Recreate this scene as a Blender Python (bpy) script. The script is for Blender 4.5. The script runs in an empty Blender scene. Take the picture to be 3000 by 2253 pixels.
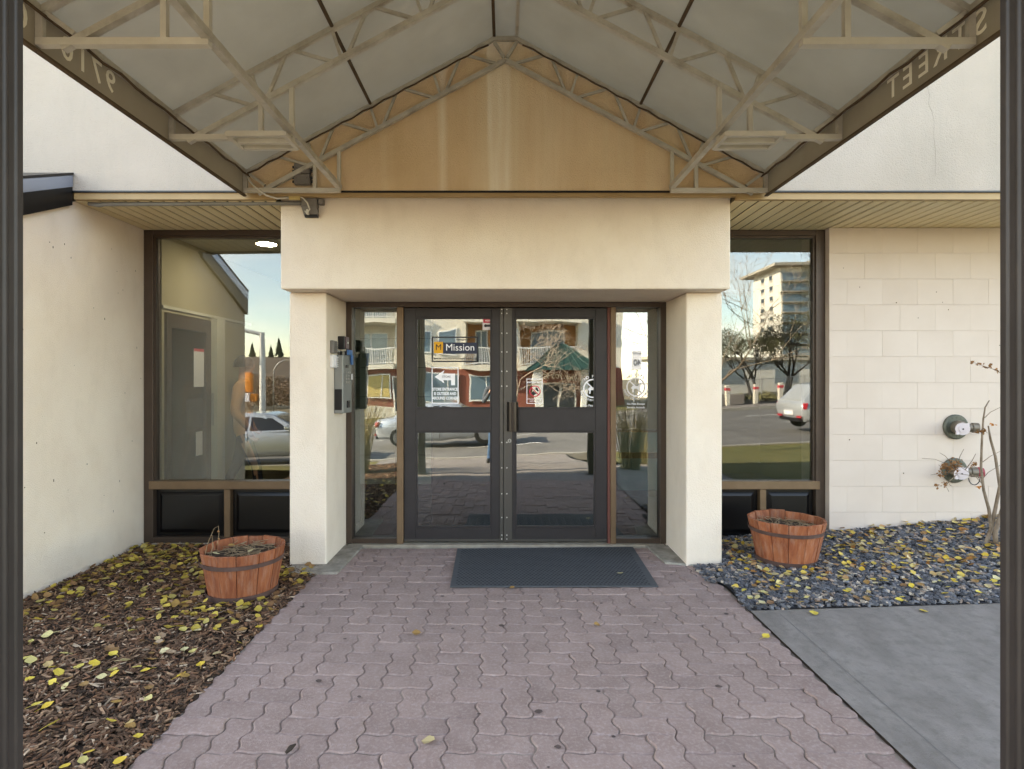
import bpy, bmesh, math, random
from mathutils import Vector, Matrix
import numpy as np
R = math.radians
S = bpy.context.scene
C = S.collection
rnd = random.Random(7)

# ------------------------------------------------------------------ camera, sky, sun, exposure
CH = 1.52                                   # eye height over the paving
F = 1250.0                                  # focal length in units of a 2212-wide frame
cd = bpy.data.cameras.new('camera'); cam = bpy.data.objects.new('camera', cd); C.objects.link(cam)
cam.location = (0, 0, CH); cam.rotation_euler = (R(90), 0, 0)
cd.sensor_width = 36; cd.lens = F / 2212 * 36
cd.shift_x = 14 / 2212; cd.shift_y = -15.5 / 2212
cd.clip_start = 0.02; cd.clip_end = 3000
S.camera = cam

SUN_EL, SUN_AZ = 27.0, 76.0                 # azimuth from +Y towards -X: behind the building, far to the left
w = bpy.data.worlds.new('World'); S.world = w; w.use_nodes = True
nt = w.node_tree; nt.nodes.clear()
o_ = nt.nodes.new('ShaderNodeOutputWorld'); bg = nt.nodes.new('ShaderNodeBackground')
sky = nt.nodes.new('ShaderNodeTexSky'); sky.sky_type = 'NISHITA'; sky.sun_disc = False
sky.sun_elevation = R(SUN_EL); sky.sun_rotation = R(-SUN_AZ); sky.air_density = 1.0; sky.dust_density = 0.25; sky.ozone_density = 1.5
tc = nt.nodes.new('ShaderNodeTexCoord'); mp = nt.nodes.new('ShaderNodeMapping')
mp.inputs['Scale'].default_value = (1.6, 1.6, 7.0)
nz = nt.nodes.new('ShaderNodeTexNoise'); nz.inputs['Scale'].default_value = 1.7; nz.inputs['Detail'].default_value = 7; nz.inputs['Roughness'].default_value = .6
cr = nt.nodes.new('ShaderNodeValToRGB'); cr.color_ramp.elements[0].position = .43; cr.color_ramp.elements[1].position = .74
mx = nt.nodes.new('ShaderNodeMix'); mx.data_type = 'RGBA'
lum = nt.nodes.new('ShaderNodeRGBToBW'); mul = nt.nodes.new('ShaderNodeMath'); mul.operation = 'MULTIPLY_ADD'
mul.inputs[1].default_value = 1.0; mul.inputs[2].default_value = 1.4
cfac = nt.nodes.new('ShaderNodeMath'); cfac.operation = 'MULTIPLY'; cfac.inputs[1].default_value = .58
nt.links.new(tc.outputs['Generated'], mp.inputs['Vector']); nt.links.new(mp.outputs[0], nz.inputs['Vector'])
nt.links.new(nz.outputs['Fac'], cr.inputs['Fac']); nt.links.new(cr.outputs['Color'], cfac.inputs[0]); nt.links.new(cfac.outputs[0], mx.inputs['Factor'])
nt.links.new(sky.outputs[0], mx.inputs['A']); nt.links.new(sky.outputs[0], lum.inputs[0])
nt.links.new(lum.outputs[0], mul.inputs[0]); nt.links.new(mul.outputs[0], mx.inputs['B'])
nt.links.new(mx.outputs['Result'], bg.inputs['Color']); nt.links.new(bg.outputs[0], o_.inputs[0])
bg.inputs['Strength'].default_value = 0.15

sd = bpy.data.lights.new('sun', 'SUN'); sun = bpy.data.objects.new('sun', sd); C.objects.link(sun)
sd.energy = 4.5; sd.angle = R(0.5); sd.color = (1.0, .93, .82)
sdir = Vector((-math.sin(R(SUN_AZ)) * math.cos(R(SUN_EL)), math.cos(R(SUN_AZ)) * math.cos(R(SUN_EL)), math.sin(R(SUN_EL))))
sun.rotation_euler = sdir.to_track_quat('Z', 'Y').to_euler(); sun.location = (-20, 20, 30)
S.view_settings.view_transform = 'Standard'; S.view_settings.look = 'None'
S.view_settings.exposure = 2.85; S.view_settings.gamma = 1
S.view_settings.use_white_balance = True; S.view_settings.white_balance_temperature = 8200; S.view_settings.white_balance_tint = 10   # camera balanced for open shade
S.render.engine = 'CYCLES'
S.cycles.use_denoising = True; S.cycles.max_bounces = 9; S.cycles.diffuse_bounces = 5; S.cycles.glossy_bounces = 4
S.cycles.transparent_max_bounces = 16; S.cycles.caustics_reflective = False; S.cycles.caustics_refractive = False
S.cycles.sample_clamp_indirect = 6

def at(px, py, Y):                          # a point of the place measured on the photograph, at its own distance Y
    return Vector(((px - 1092) * Y / F, Y, CH - (py - 815) * Y / F))

# ------------------------------------------------------------------ materials
MATS = {}
def lin(c):
    if isinstance(c, str):
        c = [int(c[i:i + 2], 16) / 255 for i in (0, 2, 4)]
        return tuple((v / 12.92 if v <= .04045 else ((v + .055) / 1.055) ** 2.4) for v in c)
    return tuple(c)
def mk(name, col, rough=.7, col2=None, vs=4, vstretch=(1, 1, 1), v0=.35, v1=.7, bump=0, bs=120, metal=0, rand=0, col3=None, s3=1.2, f3=.5, spec=.4, coat=0, bdist=.004, attr=None, det=5, st3=(1, 1, 1)):
    m = bpy.data.materials.new(name); m.use_nodes = True; n = m.node_tree; b = n.nodes['Principled BSDF']
    L = n.links.new
    b.inputs['Roughness'].default_value = rough; b.inputs['Metallic'].default_value = metal; b.inputs['Specular IOR Level'].default_value = spec
    if coat: b.inputs['Coat Weight'].default_value = coat; b.inputs['Coat Roughness'].default_value = .05
    geo = n.nodes.new('ShaderNodeNewGeometry')
    src = None
    c = lin(col)
    if attr:
        a = n.nodes.new('ShaderNodeAttribute'); a.attribute_name = attr; src = a.outputs['Color']
    elif col2 is not None:
        mp = n.nodes.new('ShaderNodeMapping'); mp.inputs['Scale'].default_value = vstretch
        if rand:
            oi = n.nodes.new('ShaderNodeObjectInfo'); cm = n.nodes.new('ShaderNodeCombineXYZ'); sc_ = n.nodes.new('ShaderNodeMath'); sc_.operation = 'MULTIPLY'; sc_.inputs[1].default_value = 37
            L(oi.outputs['Random'], sc_.inputs[0]); L(sc_.outputs[0], cm.inputs[0]); L(sc_.outputs[0], cm.inputs[1]); L(cm.outputs[0], mp.inputs['Location'])
        t = n.nodes.new('ShaderNodeTexNoise'); t.inputs['Scale'].default_value = vs; t.inputs['Detail'].default_value = det; t.inputs['Roughness'].default_value = .6
        r = n.nodes.new('ShaderNodeValToRGB'); r.color_ramp.elements[0].position = v0; r.color_ramp.elements[1].position = v1
        r.color_ramp.elements[0].color = (*c, 1); r.color_ramp.elements[1].color = (*lin(col2), 1)
        L(geo.outputs['Position'], mp.inputs[0]); L(mp.outputs[0], t.inputs['Vector']); L(t.outputs['Fac'], r.inputs[0]); src = r.outputs[0]
    if col3 is not None and src is not None:
        mp3 = n.nodes.new('ShaderNodeMapping'); mp3.inputs['Scale'].default_value = st3; mp3.inputs['Location'].default_value = (3.1, 1.7, 5.3)
        t = n.nodes.new('ShaderNodeTexNoise'); t.inputs['Scale'].default_value = s3; t.inputs['Detail'].default_value = 6; t.inputs['Roughness'].default_value = .65
        r = n.nodes.new('ShaderNodeValToRGB'); r.color_ramp.elements[0].position = .48; r.color_ramp.elements[1].position = .68
        mu = n.nodes.new('ShaderNodeMath'); mu.operation = 'MULTIPLY'; mu.inputs[1].default_value = f3
        m2 = n.nodes.new('ShaderNodeMix'); m2.data_type = 'RGBA'; m2.inputs['B'].default_value = (*lin(col3), 1)
        L(geo.outputs['Position'], mp3.inputs[0]); L(mp3.outputs[0], t.inputs['Vector']); L(t.outputs['Fac'], r.inputs[0]); L(r.outputs[0], mu.inputs[0]); L(mu.outputs[0], m2.inputs['Factor']); L(src, m2.inputs['A']); src = m2.outputs['Result']
    if rand and src is not None:
        oi = n.nodes.new('ShaderNodeObjectInfo'); hs = n.nodes.new('ShaderNodeHueSaturation')
        mr = n.nodes.new('ShaderNodeMapRange'); mr.inputs['To Min'].default_value = 1 - rand; mr.inputs['To Max'].default_value = 1 + rand
        L(oi.outputs['Random'], mr.inputs[0]); L(mr.outputs[0], hs.inputs['Value']); L(src, hs.inputs['Color']); src = hs.outputs[0]
    if src is not None: L(src, b.inputs['Base Color'])
    else: b.inputs['Base Color'].default_value = (*c, 1)
    if bump:
        t = n.nodes.new('ShaderNodeTexNoise'); t.inputs['Scale'].default_value = bs; t.inputs['Detail'].default_value = 4; t.inputs['Roughness'].default_value = .6
        bp = n.nodes.new('ShaderNodeBump'); bp.inputs['Strength'].default_value = bump; bp.inputs['Distance'].default_value = bdist
        L(geo.outputs['Position'], t.inputs['Vector']); L(t.outputs['Fac'], bp.inputs['Height']); L(bp.outputs[0], b.inputs['Normal'])
    MATS[name] = m
    return m
def emis(name, col, st):
    m = bpy.data.materials.new(name); m.use_nodes = True; b = m.node_tree.nodes['Principled BSDF']
    b.inputs['Base Color'].default_value = (*lin(col), 1); b.inputs['Emission Color'].default_value = (*lin(col), 1); b.inputs['Emission Strength'].default_value = st
    MATS[name] = m; return m
def glassmat(name, base, tint, wob, wscale):
    m = bpy.data.materials.new(name); m.use_nodes = True; n = m.node_tree; n.nodes.clear(); L = n.links.new
    out = n.nodes.new('ShaderNodeOutputMaterial'); mix = n.nodes.new('ShaderNodeMixShader'); tr = n.nodes.new('ShaderNodeBsdfTransparent'); gl = n.nodes.new('ShaderNodeBsdfGlossy')
    tr.inputs[0].default_value = (*tint, 1); gl.inputs['Roughness'].default_value = 0; gl.inputs['Color'].default_value = (.97, .98, 1, 1)
    fr = n.nodes.new('ShaderNodeFresnel'); fr.inputs['IOR'].default_value = 1.5
    ad = n.nodes.new('ShaderNodeMath'); ad.operation = 'ADD'; ad.inputs[1].default_value = base; ad.use_clamp = True
    L(fr.outputs[0], ad.inputs[0]); L(ad.outputs[0], mix.inputs[0]); L(tr.outputs[0], mix.inputs[1]); L(gl.outputs[0], mix.inputs[2]); L(mix.outputs[0], out.inputs[0])
    if wob:
        g = n.nodes.new('ShaderNodeNewGeometry'); t = n.nodes.new('ShaderNodeTexNoise'); t.inputs['Scale'].default_value = wscale; t.inputs['Detail'].default_value = 1
        bp = n.nodes.new('ShaderNodeBump'); bp.inputs['Strength'].default_value = 1; bp.inputs['Distance'].default_value = wob
        L(g.outputs['Position'], t.inputs['Vector']); L(t.outputs['Fac'], bp.inputs['Height']); L(bp.outputs[0], gl.inputs['Normal']); L(bp.outputs[0], fr.inputs['Normal'])
    MATS[name] = m; return m

mk('stucco', 'eaddcf', .9, col2='e3d3c3', vs=1.3, bump=1, bs=120, col3='b09c88', s3=5, f3=.12, st3=(1, 1, .5), bdist=.006)
mk('stucco_white', 'c0b4a8', .9, col2='b5a99c', vs=1.1, bump=1, bs=120, col3='a09a90', s3=1.4, f3=.3, st3=(1.6, 1, .35), bdist=.008)
mk('stucco_warm_lit', 'e6c9a4', .9, col2='d6b78f', vs=2.2, vstretch=(1, 1, .5), bump=1, bs=110, col3='e6d2b0', s3=1.5, f3=.7, st3=(2.0, 1, .05), bdist=.006)  # beige wall paint with the warm light under the awning put into its colour
mk('block_paint', 'd0c2b8', .75, col2='cabbb0', vs=2, bump=.25, bs=90, rand=.004, bdist=.002)
mk('soffit_vinyl', 'e8d8b4', .5, col2='dfcea8', vs=2)
mk('soffit_dark', '5c513a', .8)
mk('fascia_tan', 'b0946c', .55, col2='a58a62', vs=3)
mk('black_metal', '101013', .35, spec=.5)
mk('flashing', 'a9b4c8', .3, metal=.8)
mk('bronze', '4d4038', .42, col2='463a32', vs=6, metal=.25)
mk('bronze_tan', '7b654f', .42, col2='6f5a45', vs=6, metal=.25)
mk('door_charcoal', '332f31', .45, col2='2b2829', vs=4, metal=.1)
mk('astragal', '55524f', .4, metal=.5)
mk('edge_red', '6b4038', .6)
mk('panel_black', '0c0b0d', .28, spec=.5)
mk('screw', 'd8d8d4', .3, metal=.4)
mk('handle_bronze', '3b3634', .3, metal=.85)
mk('steel', 'c4bfb6', .5, col2='b2aca1', vs=9, metal=.08, col3='80766a', s3=7, f3=.45)
mk('steel_pale', 'cdc8be', .5, col2='bfb9ae', vs=6, metal=.08)
mk('rust_brown', '5d4b38', .8, col2='4a3b2c', vs=9)
mk('paver', '99847e', .93, col2='88736d', vs=7, bump=.8, bs=160, rand=.075, col3='b3a4a0', s3=60, f3=.45, bdist=.004)
mk('joint_sand', 'a3978e', .95, col2='7d7067', vs=1.3, bump=.5, bs=300, v0=.3, v1=.62, col3='2e2722', s3=1.3, f3=.85)
mk('concrete', '8b8480', .92, col2='756e6a', vs=7, vstretch=(1, .4, 1), bump=1, bs=120, col3='635e58', s3=16, f3=.45, bdist=.006, det=9)
mk('concrete_old', '9a948a', .92, col2='6f675f', vs=7, bump=.8, bs=90, col3='b5ada3', s3=9, f3=.6, bdist=.006)
mk('gum', '5f504c', .9, col2='4a3e3b', vs=30)
mk('groove', '6f6b69', .95)
mk('sill_stone', 'a39a8c', .9, col2='8b8175', vs=9, bump=.8, bs=60, bdist=.006)
mk('soil', '4a3b30', 1, col2='33281f', vs=25, bump=1, bs=80, bdist=.012)
mk('gravel_base', '2d2d33', 1, col2='202025', vs=30)
mk('chips', '000000', .95, attr='col')
mk('slate', '000000', .75, attr='col', bump=.2, bs=200)
mk('leaf_heap', '000000', .75, attr='col')
mk('mat_rubber', '4c4e52', .75, col2='434549', vs=20, bump=.2, bs=200)
mk('mat_hole', '1c1e22', .9)
mk('barrel_wood', '7f432a', .82, col2='a1613f', vs=5, vstretch=(7, 7, .55), bump=.5, bs=120, rand=.2, col3='a88c7c', s3=6, f3=.32, st3=(6, 6, .8))
mk('barrel_hoop', '5d4640', .7, col2='4a3733', vs=9)
mk('dry_stalk', '9b8468', .9, col2='7c674e', vs=20)
mk('bark', '8f7f70', .9, col2='60503f', vs=14, bump=.6, bs=90)
mk('bark_dark', '3a312b', .95, col2='2a231f', vs=8)
mk('twig_pale', '9a8b7c', .9)
mk('dry_bract', '7d5a3c', .9, col2='96683f', vs=60)
mk('orange_leaf', 'b8742c', .8)
mk('pipe_grey', '7d7a76', .5)
mk('box_grey', '7b7673', .55, col2='716c69', vs=20)
mk('cream_plastic', 'c9b27a', .5)
mk('cable_white', 'cfcac0', .5)
mk('intercom_grey', '80817f', .45, metal=.2)
mk('intercom_silver', '9b9b98', .35, metal=.5)
mk('plastic_black', '17161a', .4)
mk('plastic_maroon', '4a2e38', .4)
mk('plastic_blue', '3f6ea8', .5)
mk('paper_white', 'e4e2e6', .7)
mk('white_vinyl', 'f0eff4', .6)
mk('ink', '2a2a2e', .7)
mk('navy', '2c3347', .6)
mk('sign_black', '2b2b2e', .6)
mk('amber', 'e0a22c', .6)
mk('sign_red', 'c2364a', .6)
mk('brass_green', '64655c', .55, col2='52544c', vs=25, metal=.4, bump=.4, bs=70)
mk('brass_brown', '80776c', .45, metal=.5)
mk('cap_pink', 'd2c8cc', .55)
mk('cap_red', '98333f', .45)
mk('post_metal', '332d2b', .5, col2='2a2523', vs=5, metal=.1)
mk('grass', '6d6a3c', .95, col2='57592f', vs=3, col3='8d7a45', s3=1.5, f3=.6, bump=1, bs=60, bdist=.03)
mk('grass_blade', '8f8154', .9, col2='716841', vs=8)
mk('asphalt', '6a6866', .92, col2='5c5a58', vs=1.5, bump=.4, bs=200, col3='7d7a76', s3=.7, f3=.5)
mk('kerb', '9c9890', .9, col2='8c887f', vs=3)
mk('paint_line', 'd8d6d0', .8)
mk('earth', '6f6552', 1, col2='575040', vs=.3)
mk('hill_brown', '6a5a4c', 1, col2='4a4238', vs=.35)
mk('brick_red', '8a5044', .9, col2='7a463b', vs=20, bump=.2, bs=30)
mk('apt_white', 'cfcabd', .9, col2='c6c0b2', vs=1)
mk('apt_tan', 'a8794f', .9, col2='9a6d46', vs=1)
mk('white_paint', 'd9d8d4', .6)
mk('teal_roof', '1f413d', .6, col2='1a3834', vs=2, metal=.1)
mk('dark_glass', '28303a', .08, spec=.8)
mk('window_glass_far', '5f7482', .1, spec=.9)
mk('yellow_lit_window', 'b8a468', .7)  # lit window: its yellow glow is put into the pane colour
mk('tower_white', 'd8d5cc', .85)
mk('tower_grey', 'a8a296', .85)
mk('car_silver', 'b9c0c6', .28, metal=.55, coat=.8)
mk('car_white', 'aeb3b8', .3, metal=.3, coat=.8)
mk('car_dark', '14151a', .12, spec=.8)
mk('tyre', '121214', .85)
mk('rim', 'a5a7aa', .3, metal=.8)
mk('lamp_red', 'a8152a', .2, spec=.7)
mk('orange_signal', 'c8761c', .5)
mk('conifer', '2a3a2c', .95, col2='1d2a20', vs=1.2)
mk('shrub_leaf', '4a4a33', .95, col2='33351f', vs=2)
mk('shrub_pale', '8a8560', .95, col2='6d6a48', vs=4)
mk('shrub_rust', '75604f', .95, col2='5a4a40', vs=1.5)
mk('galv', '9c9d9c', .5, metal=.5)
mk('tile_wall', 'c3cbc1', .35, col2='b9c2b7', vs=1.2)
mk('lobby_wall', 'a49a80', .85, col2='9a9077', vs=1)
mk('lobby_white', 'b9b5a8', .8)
mk('lobby_floor', '5c5c58', .35, col2='4c4c49', vs=3)
mk('lobby_ceiling', 'd2cfc5', .85)
mk('teal_panel', '86b7ba', .5)
mk('store_dark', '2b2522', .8, col2='4a4038', vs=3)
mk('denim', '3b5a7d', .85, col2='2f4a68', vs=14)
mk('jacket_grey', '4b525c', .85)
mk('jacket_tan', 'bf8f62', .85, col2='ab7b50', vs=7)
mk('trouser_dark', '22242c', .85)
mk('skin', 'b98a70', .6)
mk('hair_dark', '2a211c', .7)
mk('shoe', '1c1a1a', .6)
emis('lamp_lit', 'fff6e6', 40.0)
emis('strip_lit', 'ffe9a8', 4.0)
mk('leaf_variants', '000000', .7)
glassmat('glass_window', .06, (.80, .84, .82), .0008, 1.3)
glassmat('glass_inner', 0, (.8, .82, .8), 0, 1)
glassmat('glass_door', .14, (.74, .79, .77), .0014, 2.4)

def gable_runs():
    m = MATS['stucco_warm_lit']; n = m.node_tree; b = n.nodes['Principled BSDF']; L = n.links.new
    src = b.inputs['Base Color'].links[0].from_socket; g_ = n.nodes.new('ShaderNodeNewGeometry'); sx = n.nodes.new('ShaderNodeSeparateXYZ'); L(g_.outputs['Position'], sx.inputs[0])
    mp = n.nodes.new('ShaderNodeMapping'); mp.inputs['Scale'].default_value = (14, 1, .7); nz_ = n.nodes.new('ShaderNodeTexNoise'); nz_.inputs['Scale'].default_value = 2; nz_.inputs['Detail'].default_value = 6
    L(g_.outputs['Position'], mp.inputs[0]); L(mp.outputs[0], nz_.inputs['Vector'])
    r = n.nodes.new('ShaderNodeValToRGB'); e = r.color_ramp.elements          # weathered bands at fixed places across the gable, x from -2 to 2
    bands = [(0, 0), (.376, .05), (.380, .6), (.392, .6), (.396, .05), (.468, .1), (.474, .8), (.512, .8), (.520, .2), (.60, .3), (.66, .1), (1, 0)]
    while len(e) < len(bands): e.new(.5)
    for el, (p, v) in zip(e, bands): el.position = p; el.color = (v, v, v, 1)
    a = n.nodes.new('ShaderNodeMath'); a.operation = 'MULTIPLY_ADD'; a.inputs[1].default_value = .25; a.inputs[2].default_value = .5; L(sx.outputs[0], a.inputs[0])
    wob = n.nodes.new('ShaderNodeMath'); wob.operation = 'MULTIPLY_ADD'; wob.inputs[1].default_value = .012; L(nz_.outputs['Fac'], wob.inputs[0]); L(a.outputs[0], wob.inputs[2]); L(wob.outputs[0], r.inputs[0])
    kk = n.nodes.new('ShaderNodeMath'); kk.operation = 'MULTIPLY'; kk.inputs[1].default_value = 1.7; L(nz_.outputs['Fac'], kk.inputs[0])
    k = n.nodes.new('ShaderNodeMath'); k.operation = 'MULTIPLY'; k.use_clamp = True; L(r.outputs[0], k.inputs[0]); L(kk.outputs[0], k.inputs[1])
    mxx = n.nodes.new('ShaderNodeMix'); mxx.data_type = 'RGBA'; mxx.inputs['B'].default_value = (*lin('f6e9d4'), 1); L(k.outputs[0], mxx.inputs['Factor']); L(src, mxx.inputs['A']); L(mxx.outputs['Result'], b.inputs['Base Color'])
gable_runs()
def leafmat():
    m = MATS['leaf_variants']; n = m.node_tree; b = n.nodes['Principled BSDF']; L = n.links.new
    oi = n.nodes.new('ShaderNodeObjectInfo'); r = n.nodes.new('ShaderNodeValToRGB'); r.color_ramp.interpolation = 'LINEAR'
    cols = [(0, 'c2a338'), (.2, 'ccb348'), (.36, 'b0a25a'), (.52, 'bfb48e'), (.66, '9c7a42'), (.82, '7a5a40'), (1, 'a8917a')]
    e = r.color_ramp.elements
    while len(e) < len(cols): e.new(.5)
    for el, (p, c) in zip(e, cols): el.position = p; el.color = (*lin(c), 1)
    L(oi.outputs['Random'], r.inputs[0]); L(r.outputs[0], b.inputs['Base Color'])
leafmat()
def fabricmat(name, c1, c2, tr_):
    m = bpy.data.materials.new(name); m.use_nodes = True; n = m.node_tree; b = n.nodes['Principled BSDF']; L = n.links.new
    b.inputs['Roughness'].default_value = .6
    g = n.nodes.new('ShaderNodeNewGeometry'); t = n.nodes.new('ShaderNodeTexNoise'); t.inputs['Scale'].default_value = 1.6; t.inputs['Detail'].default_value = 7; t.inputs['Roughness'].default_value = .65
    r = n.nodes.new('ShaderNodeValToRGB'); r.color_ramp.elements[0].color = (*lin(c1), 1); r.color_ramp.elements[1].color = (*lin(c2), 1); r.color_ramp.elements[0].position = .35; r.color_ramp.elements[1].position = .65
    L(g.outputs['Position'], t.inputs['Vector']); L(t.outputs['Fac'], r.inputs[0]); L(r.outputs[0], b.inputs['Base Color'])
    t2 = n.nodes.new('ShaderNodeTexNoise'); t2.inputs['Scale'].default_value = 2.5; t2.inputs['Detail'].default_value = 2
    bp = n.nodes.new('ShaderNodeBump'); bp.inputs['Strength'].default_value = 1; bp.inputs['Distance'].default_value = .035
    L(g.outputs['Position'], t2.inputs['Vector']); L(t2.outputs['Fac'], bp.inputs['Height']); L(bp.outputs[0], b.inputs['Normal'])
    tr = n.nodes.new('ShaderNodeBsdfTranslucent'); L(r.outputs[0], tr.inputs[0]); L(bp.outputs[0], tr.inputs['Normal'])
    mi = n.nodes.new('ShaderNodeMixShader'); mi.inputs[0].default_value = tr_
    o = n.nodes['Material Output']; L(b.outputs[0], mi.inputs[1]); L(tr.outputs[0], mi.inputs[2]); L(mi.outputs[0], o.inputs[0])
    MATS[name] = m
fabricmat('awning_fabric', 'b8b1a4', 'c2bbae', .54)
fabricmat('awning_fabric_shade', 'a3998a', 'ada393', .36)  # darker copy of the roof fabric, the valance's shade put into its colour
mk('letter_cream', 'fbf6e6', .6)

# ------------------------------------------------------------------ helpers
WL = {}
def root(name, label, cat, loc=(0, 0, 0), group=None, rz=0):
    o = bpy.data.objects.new(name, None); C.objects.link(o); o.location = loc; o.rotation_euler = (0, 0, rz); o.empty_display_size = .1
    tag(o, label, cat, group); WL[o.name] = Vector(loc); return o
def tag(o, label, cat, group=None):
    o['label'] = label; o['category'] = cat
    if group: o['group'] = group
    return o
def kind(o, k): o['kind'] = k; return o
class B:
    def __init__(s): s.v = []; s.f = []; s.m = []; s.cur = 0
    def add(s, vs, fs):
        n = len(s.v); s.v += [tuple(v) for v in vs]; s.f += [tuple(i + n for i in f) for f in fs]; s.m += [s.cur] * len(fs); return s
    def box(s, x0, x1, y0, y1, z0, z1):
        vs = [(x, y, z) for z in (z0, z1) for y in (y0, y1) for x in (x0, x1)]
        return s.add(vs, [(0, 2, 3, 1), (4, 5, 7, 6), (0, 1, 5, 4), (2, 6, 7, 3), (0, 4, 6, 2), (1, 3, 7, 5)])
    def bar(s, p0, p1, w=.03, h=None, up=(0, 1, 0)):
        p0, p1 = Vector(p0), Vector(p1); d = (p1 - p0).normalized(); u = Vector(up); h = h or w
        if abs(d.dot(u)) > .95: u = Vector((1, 0, 0))
        a = d.cross(u).normalized(); b = a.cross(d).normalized()
        vs = [p + a * (i * w / 2) + b * (j * h / 2) for p in (p0, p1) for i, j in ((-1, -1), (1, -1), (1, 1), (-1, 1))]
        return s.add(vs, [(3, 2, 1, 0), (4, 5, 6, 7), (0, 1, 5, 4), (1, 2, 6, 5), (2, 3, 7, 6), (3, 0, 4, 7)])
    def tube(s, pts, r, n=8, caps=True):
        pts = [Vector(p) for p in pts]; rs = r if isinstance(r, (list, tuple)) else [r] * len(pts)
        base = len(s.v); fs = []; vs = []; a = None
        for i, p in enumerate(pts):
            d = (pts[min(i + 1, len(pts) - 1)] - pts[max(i - 1, 0)]).normalized()
            if a is None:
                u = Vector((0, 0, 1)) if abs(d.z) < .9 else Vector((1, 0, 0)); a = d.cross(u).normalized()
            else: a = (a - d * a.dot(d)).normalized()
            b = d.cross(a)
            vs += [p + (a * math.cos(2 * math.pi * k / n) + b * math.sin(2 * math.pi * k / n)) * rs[i] for k in range(n)]
        for i in range(len(pts) - 1):
            fs += [(i * n + k, i * n + (k + 1) % n, (i + 1) * n + (k + 1) % n, (i + 1) * n + k) for k in range(n)]
        if caps: fs += [tuple(range(n - 1, -1, -1)), tuple((len(pts) - 1) * n + k for k in range(n))]
        return s.add(vs, fs)
    def prism(s, poly, d):                  # poly: 3-D points of one face, d: vector of extrusion
        poly = [Vector(p) for p in poly]; d = Vector(d); n = len(poly)
        fs = [tuple(range(n)), tuple(range(2 * n - 1, n - 1, -1))] + [(k, k + n, (k + 1) % n + n, (k + 1) % n) for k in range(n)]
        return s.add(poly + [p + d for p in poly], fs)
    def grid(s, x0, x1, y0, y1, nx, ny, fz):
        vs = [(x0 + (x1 - x0) * i / nx, y0 + (y1 - y0) * j / ny, 0) for j in range(ny + 1) for i in range(nx + 1)]
        vs = [(x, y, fz(x, y)) for x, y, _ in vs]
        return s.add(vs, [(j * (nx + 1) + i, j * (nx + 1) + i + 1, (j + 1) * (nx + 1) + i + 1, (j + 1) * (nx + 1) + i) for j in range(ny) for i in range(nx)])
    def mesh(s, name, mats, off=(0, 0, 0), smooth=False):
        me = bpy.data.meshes.new(name); ox, oy, oz = off
        me.from_pydata([(x - ox, y - oy, z - oz) for x, y, z in s.v], [], s.f)
        for m in (mats if isinstance(mats, (list, tuple)) else [mats]): me.materials.append(MATS[m])
        if max(s.m, default=0): me.polygons.foreach_set('material_index', s.m)
        if smooth: me.polygons.foreach_set('use_smooth', [True] * len(s.f))
        bm = bmesh.new(); bm.from_mesh(me); bmesh.ops.recalc_face_normals(bm, faces=bm.faces); bm.to_mesh(me); bm.free()
        me.update(); return me
    def build(s, name, mats, parent=None, bevel=0, smooth=False, world=True, seg=1):
        off = WL[parent.name] if (parent and world) else (0, 0, 0)
        o = bpy.data.objects.new(name, s.mesh(name, mats, off, smooth)); C.objects.link(o)
        if parent: o.parent = parent; WL[o.name] = WL[parent.name]
        else: WL[o.name] = Vector((0, 0, 0))
        if bevel: bev(o, bevel, seg)
        return o
def bev(o, wd, seg=1):
    m = o.modifiers.new('bevel', 'BEVEL'); m.width = wd; m.segments = seg; m.limit_method = 'ANGLE'; m.angle_limit = R(40)
def inst(name, me, parent, loc, rot=(0, 0, 0), scale=(1, 1, 1)):
    o = bpy.data.objects.new(name, me); C.objects.link(o)
    if parent: o.parent = parent; o.location = Vector(loc) - WL[parent.name]; WL[o.name] = WL[parent.name]
    else: o.location = loc
    o.rotation_euler = rot; o.scale = scale; return o
def copytree(o, parent=None):
    c = o.copy(); C.objects.link(c); c.parent = parent
    if o.name in WL: WL[c.name] = WL[o.name]
    for ch in list(o.children): copytree(ch, c)
    return c
def text(name, body, size, m, parent, pos, xdir=(1, 0, 0), up=(0, 0, 1), ext=.0006, bold=0, align='CENTER', sx=1, track=1):
    cu = bpy.data.curves.new('lettering', 'FONT'); cu.body = body; cu.size = size; cu.extrude = ext; cu.offset = bold; cu.align_x = align; cu.align_y = 'CENTER'; cu.space_character = track; cu.resolution_u = 3
    t = bpy.data.objects.new('lettering', cu); C.objects.link(t)
    me = bpy.data.meshes.new_from_object(t.evaluated_get(bpy.context.evaluated_depsgraph_get()))
    bpy.data.objects.remove(t); bpy.data.curves.remove(cu)
    X = Vector(xdir).normalized(); U = Vector(up).normalized(); N = X.cross(U)
    M = Matrix((X * sx, U, N)).transposed().to_4x4(); M.translation = Vector(pos) - (WL[parent.name] if parent else Vector())
    me.transform(M); me.materials.clear(); me.materials.append(MATS[m]); me.name = name
    o = bpy.data.objects.new(name, me); C.objects.link(o)
    if parent: o.parent = parent; WL[o.name] = WL[parent.name]
    return o
def colmesh(name, V, Fc, cols, m, parent=None):   # one mesh of many loose pieces with a colour each vertex
    me = bpy.data.meshes.new(name); me.from_pydata(V.tolist() if hasattr(V, 'tolist') else V, [], Fc.tolist() if hasattr(Fc, 'tolist') else Fc)
    a = me.color_attributes.new('col', 'FLOAT_COLOR', 'POINT'); a.data.foreach_set('color', np.asarray(cols, dtype=np.float32).ravel())
    me.materials.append(MATS[m]); me.update()
    o = bpy.data.objects.new(name, me); C.objects.link(o)
    if parent: o.parent = parent; o.location = -WL[parent.name]
    return o

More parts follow.
